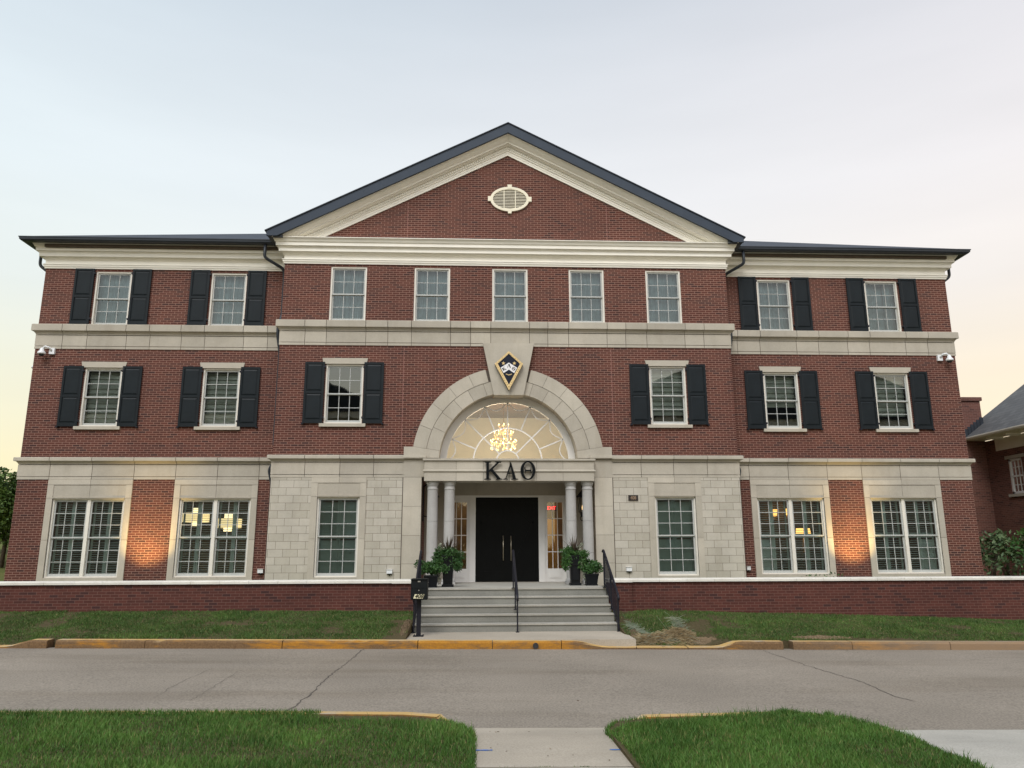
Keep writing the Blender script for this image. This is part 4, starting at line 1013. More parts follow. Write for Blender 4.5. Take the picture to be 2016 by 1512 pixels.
# --- downspouts
def pipe(pts, r=.045, seg=None):
    mb = MB(); P = [Vector(p) for p in pts]; Q = [P[0]]
    for i in range(1, len(P)-1):
        a, b, c = P[i-1], P[i], P[i+1]; k = min(.10, (b-a).length*.45, (c-b).length*.45); p0 = b-(b-a).normalized()*k; p1 = b+(c-b).normalized()*k
        for t_ in np.linspace(0, 1, 5): Q.append(p0*(1-t_)**2+b*2*t_*(1-t_)+p1*t_*t_)
    Q.append(P[-1]); mb.tube(Q, r, 10); mb.build('downspout', DARKMETAL, B)
for s_ in (-1, 1):
    ex = 7.16
    pipe([(s_*ex, D-.44, 10.82), (s_*ex, D-.44, 10.40), (s_*6.66, D-.12, 10.16), (s_*6.64, D-.07, 9.9), (s_*6.64, D-.07, 8.75), (s_*6.70, D-.19, 8.35), (s_*6.70, D-.19, 8.1), (s_*6.63, D-.07, 7.6), (s_*6.63, D-.07, 4.95), (s_*6.50, D-.20, 4.45), (s_*6.70, D-.18, 4.2), (s_*6.62, D-.07, 3.75), (s_*6.62, D-.07, 1.05)])
    pipe([(s_*(XW+.40), D+.35, 10.82), (s_*(XW+.40), D+.35, 10.36), (s_*(XW+.06), D+.35, 10.10), (s_*(XW+.06), D+.35, 9.8), (s_*(XW+.06), D+.35, 8.6), (s_*(XW+.20), D+.35, 8.3), (s_*(XW+.07), D+.35, 7.7), (s_*(XW+.06), D+.35, 4.9), (s_*(XW+.19), D+.35, 4.45), (s_*(XW+.06), D+.35, 3.8), (s_*(XW+.06), D+.35, 1.05)])
# ================================================================== things on the building
def xf(P, cx, cz): return [(x+cx, z+cz) for x, z in P]
# Greek letters K A Theta standing off the entablature
LS = thing('letter_sign', 'black serif Greek letters standing on the stone beam over the entrance', 'sign', (0, EY, 3.82))
LY0, LY1 = EY-.10, EY-.055
def letter(fn):
    mb = MB(); fn(mb); o = mb.build('letter', LETTER, LS); return o
def serif(mb, x0, x1, z, up, k=0): mb.prism([(x0, z), (x1, z), (x1-.03, z+.028), (x0+.03, z+.028)] if up else [(x0+.03, z-.028), (x1-.03, z-.028), (x1, z), (x0, z)], LY0-.001*k, LY1)
z0, z1 = 3.825, 4.315
def K(mb):
    mb.prism([(-.62, z0), (-.545, z0), (-.545, z1), (-.62, z1)], LY0, LY1)
    serif(mb, -.685, -.48, z0, True, 1); serif(mb, -.685, -.48, z1, False, 1)
    mb.prism([(-.545, 4.035), (-.50, 4.05), (-.255, 4.30), (-.315, 4.30), (-.545, 4.085)], LY0-.002, LY1)
    mb.prism([(-.515, 4.075), (-.31, 3.84), (-.215, 3.84), (-.455, 4.12)], LY0-.003, LY1)
    serif(mb, -.36, -.17, z0, True, 4); serif(mb, -.385, -.195, z1, False, 4)
def A(mb):
    mb.prism([(-.105, 3.84), (-.075, 3.84), (.06, 4.22), (.035, 4.27)], LY0, LY1)
    mb.prism([(.11, 3.84), (.195, 3.84), (.05, 4.325), (.025, 4.27)], LY0-.002, LY1)
    mb.prism([(-.05, 3.985), (.12, 3.985), (.12, 4.012), (-.04, 4.012)], LY0-.001, LY1)
    serif(mb, -.165, -.025, z0, True, 3); serif(mb, .05, .255, z0, True, 3)
def TH(mb):
    n = 40; cx, cz = .52, 4.075
    for k in range(n):
        a, b = 2*math.pi*k/n, 2*math.pi*(k+1)/n
        P = [(cx+.125*math.cos(a), cz+.225*math.sin(a)), (cx+.205*math.cos(a), cz+.258*math.sin(a)), (cx+.205*math.cos(b), cz+.258*math.sin(b)), (cx+.125*math.cos(b), cz+.225*math.sin(b))]
        mb.prism(P, LY0, LY1)
    mb.prism([(cx-.075, cz-.018), (cx+.075, cz-.018), (cx+.075, cz+.018), (cx-.075, cz+.018)], LY0, LY1)
    for s_ in (-1, 1): mb.prism([(cx+s_*.085-.012, cz-.085), (cx+s_*.085+.012, cz-.085), (cx+s_*.075+.008, cz), (cx+s_*.085+.012, cz+.085), (cx+s_*.085-.012, cz+.085), (cx+s_*.075-.008, cz)], LY0-.001, LY1)
letter(K); letter(A); letter(TH)
# kite shaped badge on the keystone
KB = thing('kite_badge', 'kite shaped gold and navy emblem with a white chevron hung on the keystone', 'emblem', (.01, -.17, 6.33))
kx, kz = .01, 7.10
K4 = lambda s: [(kx, kz-(kz-6.33)*s-.0), (kx+.40*s, kz), (kx, kz+.37*s), (kx-.40*s, kz)]
KY0 = -.17
mb = MB(); mb.prism(K4(1.0), KY0-.10, KY0-.02); mb.prism([(kx-.05, 6.8), (kx+.05, 6.8), (kx+.05, 7.2), (kx-.05, 7.2)], KY0-.02, KY0); mb.build('badge_back', IRON, KB)
mb = MB(); o_, i_ = K4(1.0), K4(.79); i_ = [(x, z+.0) for x, z in i_]
for k in range(4):
    P = [o_[k], o_[(k+1) % 4], i_[(k+1) % 4], i_[k]]; mb.prism(P, KY0-.135, KY0-.10)
# beads round the rim
for k in range(4):
    (xa, za), (xb, zb) = [((o_[j][0]+i_[j][0])/2, (o_[j][1]+i_[j][1])/2) for j in (k, (k+1) % 4)]
    n = 11 if k in (0, 3) else 7
    for i in range(n):
        t_ = (i+.5)/n; x, z = xa+(xb-xa)*t_, za+(zb-za)*t_; mb.lathe([(.004, .012), (.015, .007), (.018, 0)][::-1], (x, KY0-.135, z), 6, 'y')
mb.build('gold_rim', GOLD, KB)
mb = MB(); mb.prism(K4(.795), KY0-.118, KY0-.10); mb.build('enamel_face', ENAMEL, KB)
mb = MB(); mb.prism([(kx-.235, 6.985), (kx-.15, 6.83), (kx, 6.93), (kx+.15, 6.83), (kx+.235, 6.985), (kx, 7.135)], KY0-.124, KY0-.118); mb.build('chevron', ENAMELW, KB)
mb = MB()
def small(mb, strokes, cx, cz, s, rot):
    for (xa, za, xb, zb, w) in strokes:
        ca, sa = math.cos(rot), math.sin(rot); T = lambda x, z: (cx+(x*ca-z*sa)*s, cz+(x*sa+z*ca)*s)
        d = math.hypot(xb-xa, zb-za); nx, nz_ = -(zb-za)/d*w/2, (xb-xa)/d*w/2
        P = [T(xa-nx, za-nz_), T(xb-nx, zb-nz_), T(xb+nx, zb+nz_), T(xa+nx, za+nz_)]; A_ = sum(P[i][0]*P[(i+1) % 4][1]-P[(i+1) % 4][0]*P[i][1] for i in range(4))
        mb.prism(P if A_ > 0 else P[::-1], KY0-.127-.0003*len(mb.f) % .002, KY0-.124)
small(mb, [(-.35, -.5, -.35, .5, .22), (-.3, 0, .35, .5, .12), (-.2, .05, .4, -.5, .2)], kx-.135, 6.955, .10, R(34))
small(mb, [(-.4, -.5, 0, .55, .10), (0, .55, .42, -.5, .24)], kx, 7.035, .105, 0)
small(mb, [(-.35, -.3, -.35, .3, .2), (.35, -.3, .35, .3, .2), (-.3, .42, .3, .42, .14), (-.3, -.42, .3, -.42, .14), (-.2, 0, .2, 0, .16)], kx+.135, 6.955, .10, R(-34))
mb.build('letter', LETTER, KB)
for s_ in (-1, 1):
    mb = MB(); P = []
    for k in range(10):
        a = R(90+36*k); rr_ = .058 if k % 2 == 0 else .024; P.append((kx+s_*.155+rr_*math.cos(a), 7.115+rr_*math.sin(a)))
    mb.add([(x, KY0-.126, z) for x, z in P]+[(kx+s_*.155, KY0-.126, 7.115)]+[(x, KY0-.1181, z) for x, z in P], [(10, i, (i+1) % 10) for i in range(10)]+[(i, i+11, (i+1) % 10+11, (i+1) % 10) for i in range(10)]); mb.build('star', GOLD, KB)
mb = MB()
for k in range(5): mb.lathe([(.018, 0), (.014, .006), (.004, .008)], (kx-.07+.035*k, KY0-.118, 6.785+.012*math.cos(k*1.57)), 8, 'y')
mb.build('small_mark', GOLD, KB)

# house number plaque
PL = thing('number_plaque', 'small dark house number plaque on the pale stone right of the entrance', 'plaque', (3.465, -.012, 3.355))
mb = MB(); mb.box(3.33, 3.60, -.035, -.012, 3.28, 3.43); mb.build('plate', plain('plaque_dark', (.02, .013, .012), .4), PL)
mb = MB(); text_mesh(mb, '408', .135, 3.465, -.037, 3.355, .006, 0, .8); mb.build('lettering', plain('plaque_tan', (.24, .16, .10), .5), PL)
# white outlet boxes
for i, (x, z, Y, lab) in enumerate(((-6.79, 1.415, D, 'white weatherproof outlet box low on the brick beside the left downspout'), (-3.20, 1.40, -.012, 'white weatherproof outlet box low on the pale stone left of the entrance'),
                     (3.275, 1.435, -.012, 'white weatherproof outlet box low on the pale stone right of the entrance'), (6.80, 1.43, D, 'white weatherproof outlet box low on the brick beside the right downspout'))):
    t_ = thing('outlet_box', lab, 'outlet box', (x, Y, z), 'outlet boxes along the facade'); s_ = .7 if i == 3 else 1
    mb = MB(); mb.prism([(x-.075*s_, z-.05), (x+.075*s_, z-.05), (x+.075*s_, z+.05), (x-.075*s_, z+.05)], Y-.07, Y); mb.box(x-.08*s_, x+.08*s_, Y-.085, Y, z+.05, z+.06); mb.build('cover', PLASTICW, t_)
    mb = MB(); mb.box(x-.06*s_, x+.06*s_, Y-.05, Y, z-.075, z-.05); mb.tube([(x, Y-.03, z-.07), (x+.01, Y-.03, z-.11)], .012, 6); mb.build('socket', PLASTICD, t_)
# security cameras
def seccam(x, Y, z, s_, lab, side=False):
    t_ = thing('security_camera', lab, 'camera', (x, Y, z), 'security cameras on the wing corners')
    mb = MB()
    if side:
        mb.box(x-.06, x, Y-.075, Y+.075, z-.09, z+.09); mb.build('mount', PLASTICW, t_)
        P = [(x-.05, Y, z+.02), (x-.12, Y, z+.10), (x-.2, Y, z+.10), (x-.24, Y, z+.03)]; dx, dy = x-.24, Y
    else:
        mb.box(x-.075, x+.075, Y-.07, Y, z-.09, z+.09); mb.build('mount', PLASTICW, t_)
        P = [(x, Y-.06, z), (x+s_*.05, Y-.12, z+.09), (x+s_*.14, Y-.16, z+.11), (x+s_*.21, Y-.18, z+.03)]; dx, dy = x+s_*.21, Y-.18
    mb = MB(); mb.tube(P, .028, 8); mb.lathe([(.03, .06), (.055, .02), (.06, -.02), (.105, -.07), (.11, -.115), (.095, -.125)][::-1], (dx, dy, z), 16); mb.build('housing', PLASTICW, t_)
    mb = MB(); mb.lathe([(.02, -.185), (.06, -.165), (.08, -.13), (.08, -.124)], (dx, dy, z), 14); mb.build('lens_dome', PLASTICD, t_)
seccam(-13.12, D, 7.60, -1, 'white dome security camera under the upper stone band at the left front corner')
seccam(-13.63, D+.55, 7.35, -1, 'white dome security camera on the left side wall, seen edge-on past the corner', True)
seccam(13.12, D, 7.60, 1, 'white dome security camera under the upper stone band at the right front corner')
# wall lanterns in the porch
def lantern(x, s_, lab):
    t_ = thing('wall_lantern', lab, 'lantern', (x, .62, 3.2), 'wall lanterns in the porch'); Y = .62; xw = s_*2.395
    mb = MB(); mb.box(xw-s_*.03, xw, Y-.06, Y+.06, 2.75, 3.75); mb.tube([(xw-s_*.02, Y, 3.72), (xw-s_*.12, Y, 3.80), (x, Y, 3.78), (x, Y, 3.62)], .018, 8); mb.tube([(xw-s_*.02, Y, 2.9), (x, Y, 2.84)], .014, 6)
    mb.tube([(x+.07*math.cos(a), Y, 2.83+.07*math.sin(a)) for a in np.linspace(0, 6.2, 14)], .012, 6); mb.build('bracket', IRON, t_)
    mb = MB(); mb.lathe([(.02, .42), (.07, .36), (.16, .25), (.17, .22), (.13, .215)][::-1], (x, Y, 3.2), 6); mb.lathe([(.03, -.34), (.06, -.30), (.07, -.22), (.10, -.20)], (x, Y, 3.2), 6)
    for k in range(6):
        a = R(60*k); mb.tube([(x+.135*math.cos(a), Y+.135*math.sin(a), 3.42), (x+.095*math.cos(a), Y+.095*math.sin(a), 3.0)], .009, 5)
    mb.build('cage', IRON, t_)
    mb = MB(); mb.lathe([(.012, -.06), (.016, 0), (.008, .05), (.002, .07)], (x, Y, 3.13), 8); mb.build('bulb', emit('lantern_flame', (1, .62, .25), 2.5), t_)
    mb = MB(); mb.tube([(x, Y, 2.99), (x, Y, 3.07)], .014, 8); mb.build('candle', CURTAIN, t_)
lantern(2.13, 1, 'black iron lantern on the porch side wall between the two right columns'); lantern(-2.10, -1, 'black iron lantern on the porch side wall behind the two left columns')
# chandelier behind the fanlight
CH = thing('chandelier', 'lit crystal chandelier hanging behind the arched fanlight', 'chandelier', (-.05, 2.5, 5.0))
mb = MB(); mb.tube([(-.05, 2.5, 6.50), (-.05, 2.5, 5.2)], .012, 6); frames = ((.40, 5.28), (.30, 5.55), (.17, 5.78))
for rr_, z in frames: mb.tube([(-.05+rr_*math.cos(a), 2.5+rr_*math.sin(a), z) for a in np.linspace(0, 6.2832, 25)], .008, 5)
mb.build('frame', GOLD, CH)
BULB = emit('bulb_warm', (1, .66, .26), 8); mb = MB()
for (rr_, z), n in zip(frames, (12, 9, 6)):
    for k in range(n):
        a = 6.283*k/n+z; mb.lathe([(.005, 0), (.015, .014), (.013, .028), (.002, .05)], (-.05+rr_*math.cos(a), 2.5+rr_*math.sin(a), z+.01), 6)
[o for o in mb.build_split('bulb', BULB, CH)]
CRY = emit('crystal_glow', (1, .60, .22), 0.62); mb = MB(); rr = random.Random(3)
for k in range(150):
    a = rr.uniform(0, 6.283); R0, z = frames[rr.choice([0, 0, 1, 2])]; q = R0*rr.uniform(.75, 1.02); l = rr.uniform(.02, .045); zz = z-rr.uniform(.03, .24); x, y_ = -.05+q*math.cos(a), 2.5+q*math.sin(a)
    mb.add([(x, y_, zz+l), (x+.012, y_, zz), (x, y_+.012, zz), (x-.012, y_, zz), (x, y_-.012, zz), (x, y_, zz-l)], [(0, 1, 2), (0, 2, 3), (0, 3, 4), (0, 4, 1), (5, 2, 1), (5, 3, 2), (5, 4, 3), (5, 1, 4)])
mb.build('crystal', CRY, CH)['kind'] = 'stuff'
def lamp(name, loc, p, col, parent, size=.08, spot=None):
    l = bpy.data.lights.new(name, 'SPOT' if spot else 'POINT'); l.energy = p; l.color = col; l.shadow_soft_size = size
    o = bpy.data.objects.new(name, l); C.objects.link(o); o.parent = parent; o.location = Vector(loc)-worldloc(parent)
    if spot: l.spot_size = spot[1]; l.spot_blend = spot[2]; o.rotation_euler = (-Vector(spot[0])).to_track_quat('Z', 'Y').to_euler()
    return o
lamp('chandelier_lamp', (-.05, 2.5, 4.95), 140, (1, .84, .60), CH, .2)
# pendants and lamps in the rooms
SHADE = emit('lamp_shade_glow', (1, .76, .38), 1.15); SHADE2 = emit('sconce_glow', (1, .50, .13), 2.6)
def drum(x, y_, z, r_, h, lab, mt=SHADE, core=True):
    t_ = thing('drum_pendant', lab, 'pendant lamp', (x, y_, z), 'drum pendants in the left room')
    mb = MB(); mb.lathe([(r_, 0), (r_, h)], (x, y_, z), 24); mb.build('shade', mt, t_)
    mb = MB(); mb.lathe([(.12, -.12), (.12, h+.16)], (x, y_, z), 16); mb.build('diffuser', emit('diffuser_glow', (1, .82, .48), 1.7), t_)
    mb = MB(); mb.tube([(x, y_, z+h+.16), (x, y_, 4.1)], .015, 6); mb.build('stem', IRON, t_)
    return t_
d1 = drum(-9.72, 3.6, 2.86, .40, .27, 'glowing drum pendant in the left pane of the lit window'); d2 = drum(-8.52, 3.0, 2.66, .40, .27, 'glowing drum pendant in the right pane of the lit window')
lamp('pendant_lamp', (-9.3, 3.2, 2.6), 5, (1, .75, .42), d1, .2); lamp('pendant_lamp', (-7.9, 2.8, 2.5), 4, (1, .75, .42), d2, .2)
for x, z, lab in ((9.55, 3.10, 'small glowing wall sconce, left of two in the right lit window'), (10.0, 3.13, 'small glowing wall sconce, right of two in the right lit window')):
    t_ = thing('wall_sconce', lab, 'sconce', (x, 5.55, z), 'wall sconces in the right room'); mb = MB(); mb.lathe([(.06, 0), (.085, .22)], (x, 5.40, z), 12); mb.build('shade', SHADE2, t_)
    mb = MB(); mb.box(x-.03, x+.03, 5.47, 5.6, z-.12, z+.03); mb.tube([(x, 5.5, z-.06), (x, 5.40, z-.06), (x, 5.40, z)], .012, 6); mb.build('bracket', GOLD, t_)
t_ = thing('table_lamp', 'table lamp with wide orange lit shade in the right lit window', 'lamp', (9.9, 4.0, 1.9)); mb = MB(); mb.lathe([(.25, 2.36), (.21, 2.64)], (9.9, 4.0, 0), 20); mb.build('shade', SHADE2, t_)
mb = MB(); mb.lathe([(.10, 1.86), (.03, 1.90), (.07, 2.05), (.03, 2.2), (.02, 2.36)], (9.9, 4.0, 0), 14); mb.build('base', GOLD, t_)
lamp('table_lamp_bulb', (9.9, 4.0, 2.75), 7, (1, .52, .18), t_, .1)
t_ = tag(MB().box(9.2, 10.6, 3.75, 4.3, 1.06, 1.86).build('side_table', BROWNCEIL), 'wooden side table carrying the table lamp behind the right lit window', 'table')
# red exit signs inside
RED = emit('exit_red', (1, .02, .03), 4)
def exit_sign(x, y_, z, s, lab):
    t_ = thing('exit_sign', lab, 'sign', (x, y_, z), 'red exit signs inside'); mb = MB(); mb.box(x-.18*s, x+.18*s, y_, y_+.03, z-.10*s, z+.10*s); mb.build('sign_box', PLASTICD, t_)
    mb = MB(); text_mesh(mb, 'EXIT', .17*s, x, y_-.006, z, .006, 0, .85); mb.build('lettering', RED, t_)
exit_sign(1.40, 2.2, 3.20, .9, 'red lit EXIT sign seen through the right sidelight of the door'); exit_sign(-7.30, 3.2, 3.62, 1.0, 'red lit EXIT sign seen in the lit window left of the entrance')
lamp('foyer_light', (.70, 2.2, 3.0), 14, (1, .56, .16), B, .08)
# uplights at the foot of the brick piers
for s_, lab in ((-1, 'small dark uplight on the ground before the left wing brick pier'), (1, 'small dark uplight on the ground before the right wing brick pier')):
    x = -9.89 if s_ < 0 else 9.84; t_ = thing('uplight', lab, 'uplight', (x, D-1.05, .98), 'uplights washing the brick piers')
    mb = MB(); mb.lathe([(.035, 0), (.05, .03), (.055, .12), (.05, .125)], (x, D-1.05, .985), 12); mb.build('housing', PLASTICD, t_)
    lamp('uplight_lamp', (x, D-1.05, 1.16), 430, (1, .68, .25), t_, .06, ((0, .80, 1), R(72), 1.0))

# ================================================================== entrance stairs, rails, planters, mailbox
ST = thing('entrance_stairs', 'broad concrete steps of five risers rising to the entrance porch', 'stairs', (0, -3.85, .2))
for k in range(5):
    y = -2.47; mb = MB(); z = 1.06-.172*k; yb = y-.345*k
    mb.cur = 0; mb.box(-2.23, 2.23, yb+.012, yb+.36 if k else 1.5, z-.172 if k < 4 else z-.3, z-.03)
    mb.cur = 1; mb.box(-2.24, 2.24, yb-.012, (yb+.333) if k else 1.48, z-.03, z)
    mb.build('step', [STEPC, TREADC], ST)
mb = MB(); mb.prism_z([(-2.3, -3.8), (-2.3, -4.45), (-2.62, -5.33), (2.3, -5.50), (2.32, -4.3), (2.3, -3.8)], -.05, .205)
o = mb.build('landing', PATHC); struct(o)
mb = MB(); mb.box(-2.4, 2.4, -2.36, .3, .0, 1.025); mb.build('porch_base', STEPC, ST)
def rail(x, lab, pickets, xt=0):
    t_ = thing('handrail', lab, 'handrail', (x, -3.2, .2), 'black iron stair rails')
    pt, pb = (x, -2.52, 1.93), (x+xt, -3.98, .99); mb = MB(); mb.tube([(x, -2.36, 1.905), (x, -2.46, 1.935), pt, pb, (x+xt, -4.05, .93), (x+xt, -4.05, .86)], .027, 8); mb.build('top_rail', IRON, t_)
    for (xx, yy, za, zb) in ((x, -2.50, 1.06, 1.92), (x+xt*.5, -3.25, .62, 1.46), (x+xt, -3.98, .205, .99)):
        mb = MB(); mb.box(xx-.016, xx+.016, yy-.016, yy+.016, za, zb); mb.box(xx-.04, xx+.04, yy-.04, yy+.04, za, za+.015)
        mb.build('post', IRON, t_)
    if pickets:
        mb = MB(); mb.tube([(x, -2.5, 1.20), (x+xt, -3.98, .28)], .014, 6); mb.build('bottom_rail', IRON, t_); mb = MB()
        for k in range(1, 14):
            f_ = k/14; yy = -2.5-1.48*f_; za = 1.20-.92*f_; zb = 1.92-.93*f_; mb.box(x+xt*f_-.008, x+xt*f_+.008, yy-.008, yy+.008, za, zb)
        mb.build_split('picket', IRON, t_)
rail(0.01, 'black iron handrail up the middle of the steps', False, .02); rail(-2.19, 'black iron stair rail with pickets on the left, behind the mailbox', True, -.02); rail(2.19, 'black iron stair rail with pickets on the right of the steps', True, .05)
# mailbox
MX = thing('mailbox', 'black locking mailbox on a post with number 408 at the kerb', 'mailbox', (-2.05, -4.68, .2))
mb = MB(); mb.box(-2.10, -2.01, -4.66, -4.57, .205, .95); mb.box(-2.16, -1.95, -4.72, -4.51, .205, .22)
for a in (-2.145, -1.965): 
    for b in (-4.70, -4.53): mb.lathe([(.012, 0), (.012, .02)], (a, b, .215), 6)
mb.build('post', IRON, MX)
mb = MB(); mb.box(-2.215, -1.88, -4.84, -4.42, .945, 1.345); mb.prism([(-2.225, 1.345), (-1.87, 1.345), (-1.88, 1.365), (-2.215, 1.365)], -4.87, -4.41); mb.build('box', plain('mailbox_black', (.004, .006, .007), .5, .3, 9, spec=.2), MX)
mb = MB(); mb.box(-2.205, -1.89, -4.848, -4.84, 1.175, 1.335); mb.box(-2.205, -1.89, -4.846, -4.84, .955, 1.165); mb.build('door', plain('mailbox_door', (.005, .007, .008), .48, .3, 9, spec=.22), MX)
mb = MB(); mb.box(-2.075, -2.02, -4.856, -4.848, 1.30, 1.325); mb.lathe([(.012, 0), (.012, .006)], (-2.05, -4.848, 1.135), 10, 'y'); mb.lathe([(.012, 0), (.012, .01)], (-1.875, -4.65, 1.28), 8); mb.build('lock', plain('steel', (.5, .5, .5), .3, .05, 5, metal=.9), MX)
mb = MB(); mb.prism([(-2.16, .972), (-1.965, .972), (-1.935, 1.058), (-2.13, 1.058)], -4.850, -4.846); mb.build('number_label', plain('label_cream', (.68, .64, .42), .6, .08, 20), MX)
mb = MB(); text_mesh(mb, '408', .108, -2.048, -4.852, 1.015, .003, .3, 1.05); mb.build('lettering', LETTER, MX)

# --- foliage helpers
def leaves(n, size, pos, seed, aspect=.45, droop=0.0, curl=.25):
    r_ = np.random.default_rng(seed); a = r_.normal(size=(n, 3)); a[:, 2] -= droop; a /= np.linalg.norm(a, axis=1)[:, None]
    b = np.cross(a, r_.normal(size=(n, 3))); b /= np.linalg.norm(b, axis=1)[:, None]; c = np.cross(a, b); s = size*r_.uniform(.6, 1.35, n)[:, None]
    V = np.empty((n, 4, 3)); V[:, 0] = pos; V[:, 1] = pos+a*s*.5+b*s*aspect+c*s*curl*.3; V[:, 2] = pos+a*s; V[:, 3] = pos+a*s*.5-b*s*aspect+c*s*curl*.3
    k = np.arange(n)[:, None]*4; return V.reshape(-1, 3), np.concatenate([k+[[0, 1, 2]], k+[[0, 2, 3]]], 0)
def clumps(n, centers, radii, seed):
    r_ = np.random.default_rng(seed); k = r_.integers(0, len(centers), n); d = r_.normal(size=(n, 3)); d /= np.linalg.norm(d, axis=1)[:, None]
    q = r_.uniform(.35, 1, n)[:, None]**.5; return np.asarray(centers)[k]+d*q*np.asarray(radii)[k]
LEAF_TREE = leafmat('leaf_tree', (0.045, 0.10, 0.018), (0.15, 0.22, 0.045)); LEAF_SHRUB = leafmat('leaf_shrub', (0.04, 0.085, 0.028), (0.17, 0.23, 0.11)); LEAF_POT = leafmat('leaf_pot', (0.022, 0.075, 0.016), (0.07, 0.15, 0.036))
LEAF_FERN = leafmat('leaf_fern', (0.030, 0.095, 0.018), (0.07, 0.15, 0.03)); FLOWER = leafmat('pale_leaf', (0.45, 0.46, 0.38), (0.30, 0.36, 0.22)); SPIKE = leafmat('spike_leaf', (0.06, 0.035, 0.03), (0.10, 0.08, 0.05))
def blades(n, L, c, seed, up=1.0, w=.012):
    r_ = np.random.default_rng(seed); V = []; F = []
    for i in range(n):
        a = r_.uniform(0, 6.283); t_ = r_.uniform(.15, .9); l = L*r_.uniform(.6, 1.1); dx, dy = math.cos(a)*t_, math.sin(a)*t_; k = len(V)
        px, py = -math.sin(a)*w, math.cos(a)*w
        for f_, ww in ((0, 1), (.5, .9), (1, .05)):
            x = c[0]+dx*l*f_; y_ = c[1]+dy*l*f_; z = c[2]+l*(f_*up-.35*t_*f_*f_)
            V += [(x-px*ww, y_-py*ww, z), (x+px*ww, y_+py*ww, z)]
        F += [(k, k+1, k+3), (k, k+3, k+2), (k+2, k+3, k+5), (k+2, k+5, k+4)]
    return np.array(V), np.array(F)
def tall_planter(x, Y, lab, seed, m_):
    t_ = thing('potted_plant', lab, 'potted plant', (x, Y, 1.06), 'planters by the entrance'); z0 = 1.06; mb = MB()
    mb.box(x-.145, x+.145, Y-.145, Y+.145, z0, z0+.06)
    a, b = .115, .14
    mb.add([(x-a, Y-a, z0+.06), (x+a, Y-a, z0+.06), (x+a, Y+a, z0+.06), (x-a, Y+a, z0+.06), (x-b, Y-b, z0+.72), (x+b, Y-b, z0+.72), (x+b, Y+b, z0+.72), (x-b, Y+b, z0+.72)], [(0, 3, 2, 1), (0, 1, 5, 4), (1, 2, 6, 5), (2, 3, 7, 6), (3, 0, 4, 7)])
    mb.box(x-.155, x+.155, Y-.155, Y+.155, z0+.71, z0+.76); mb.box(x-.08, x+.08, Y-.15, Y-.118, z0+.14, z0+.46); mb.box(x-.085, x+.085, Y-.155, Y-.12, z0+.50, z0+.54)
    mb.build('pot', POT, t_)
    # ferny mass spilling over the rim
    r_ = np.random.default_rng(seed); cs = [(x+r_.normal(0, .15), Y+r_.normal(0, .10), z0+.82+r_.normal(0, .05)) for _ in range(10)]+[(x+s_*r_.uniform(.16, .30), Y-.08+r_.normal(0, .06), z0+r_.uniform(.52, .76)) for s_ in (-1, 1) for _ in range(5)]
    rd = [(.13, .12, .10)]*10+[(.08, .08, .15)]*10; P = clumps(2600, cs, rd, seed+1); V, F = leaves(2600, .085, P, seed+2, .13, .55); arr_mesh('fern', V, F, m_, t_)
    V, F = blades(44, .54, (x, Y, z0+.78), seed+3, 1.0, .014); arr_mesh('spike_leaf', V, F, SPIKE, t_)
    s_ = 1 if x > 0 else -1
    cs = [(x+s_*.16+s_*.01*k, Y-.13, z0+.70-.075*k) for k in range(8)]+[(x+s_*.10, Y-.05, z0+.95), (x+s_*.2, Y, z0+1.02)]; P = clumps(260, cs, [(.05, .05, .05)]*10, seed+5); V, F = leaves(260, .036, P, seed+6, .5, .2); arr_mesh('pale_vine', V, F, FLOWER, t_)
tall_planter(-1.58, -1.55, 'tall black square planter with spiky fern, left of the door', 41, LEAF_POT); tall_planter(1.67, -1.05, 'tall black square planter with spiky fern, right of the door', 51, LEAF_FERN)
def low_planter(x, Y, lab, seed, m_):
    t_ = thing('potted_plant', lab, 'potted plant', (x, Y, 1.06), 'planters by the entrance'); z0 = 1.06; mb = MB(); a, b = .13, .17
    mb.add([(x-a, Y-a, z0), (x+a, Y-a, z0), (x+a, Y+a, z0), (x-a, Y+a, z0), (x-b, Y-b, z0+.26), (x+b, Y-b, z0+.26), (x+b, Y+b, z0+.26), (x-b, Y+b, z0+.26)], [(0, 3, 2, 1), (0, 1, 5, 4), (1, 2, 6, 5), (2, 3, 7, 6), (3, 0, 4, 7)]); mb.box(x-.18, x+.18, Y-.18, Y+.18, z0+.25, z0+.29); mb.box(x-.15, x+.15, Y-.15, Y+.15, z0, z0+.03)
    mb.build('pot', POT, t_)
    r_ = np.random.default_rng(seed); cs = [(x+r_.normal(0, .12), Y+r_.normal(0, .10), z0+.38+abs(r_.normal(0, .12))) for _ in range(16)]; P = clumps(2600, cs, [(.12, .11, .10)]*16, seed+1); V, F = leaves(2600, .05, P, seed+2, .35, -.1); arr_mesh('foliage', V, F, m_, t_)
low_planter(-1.98, -1.75, 'low black planter with bushy green plant beside the left stair rail', 61, LEAF_POT); low_planter(2.07, -1.15, 'low black planter with bushy green plant beside the right stair rail', 71, LEAF_POT)
P = None

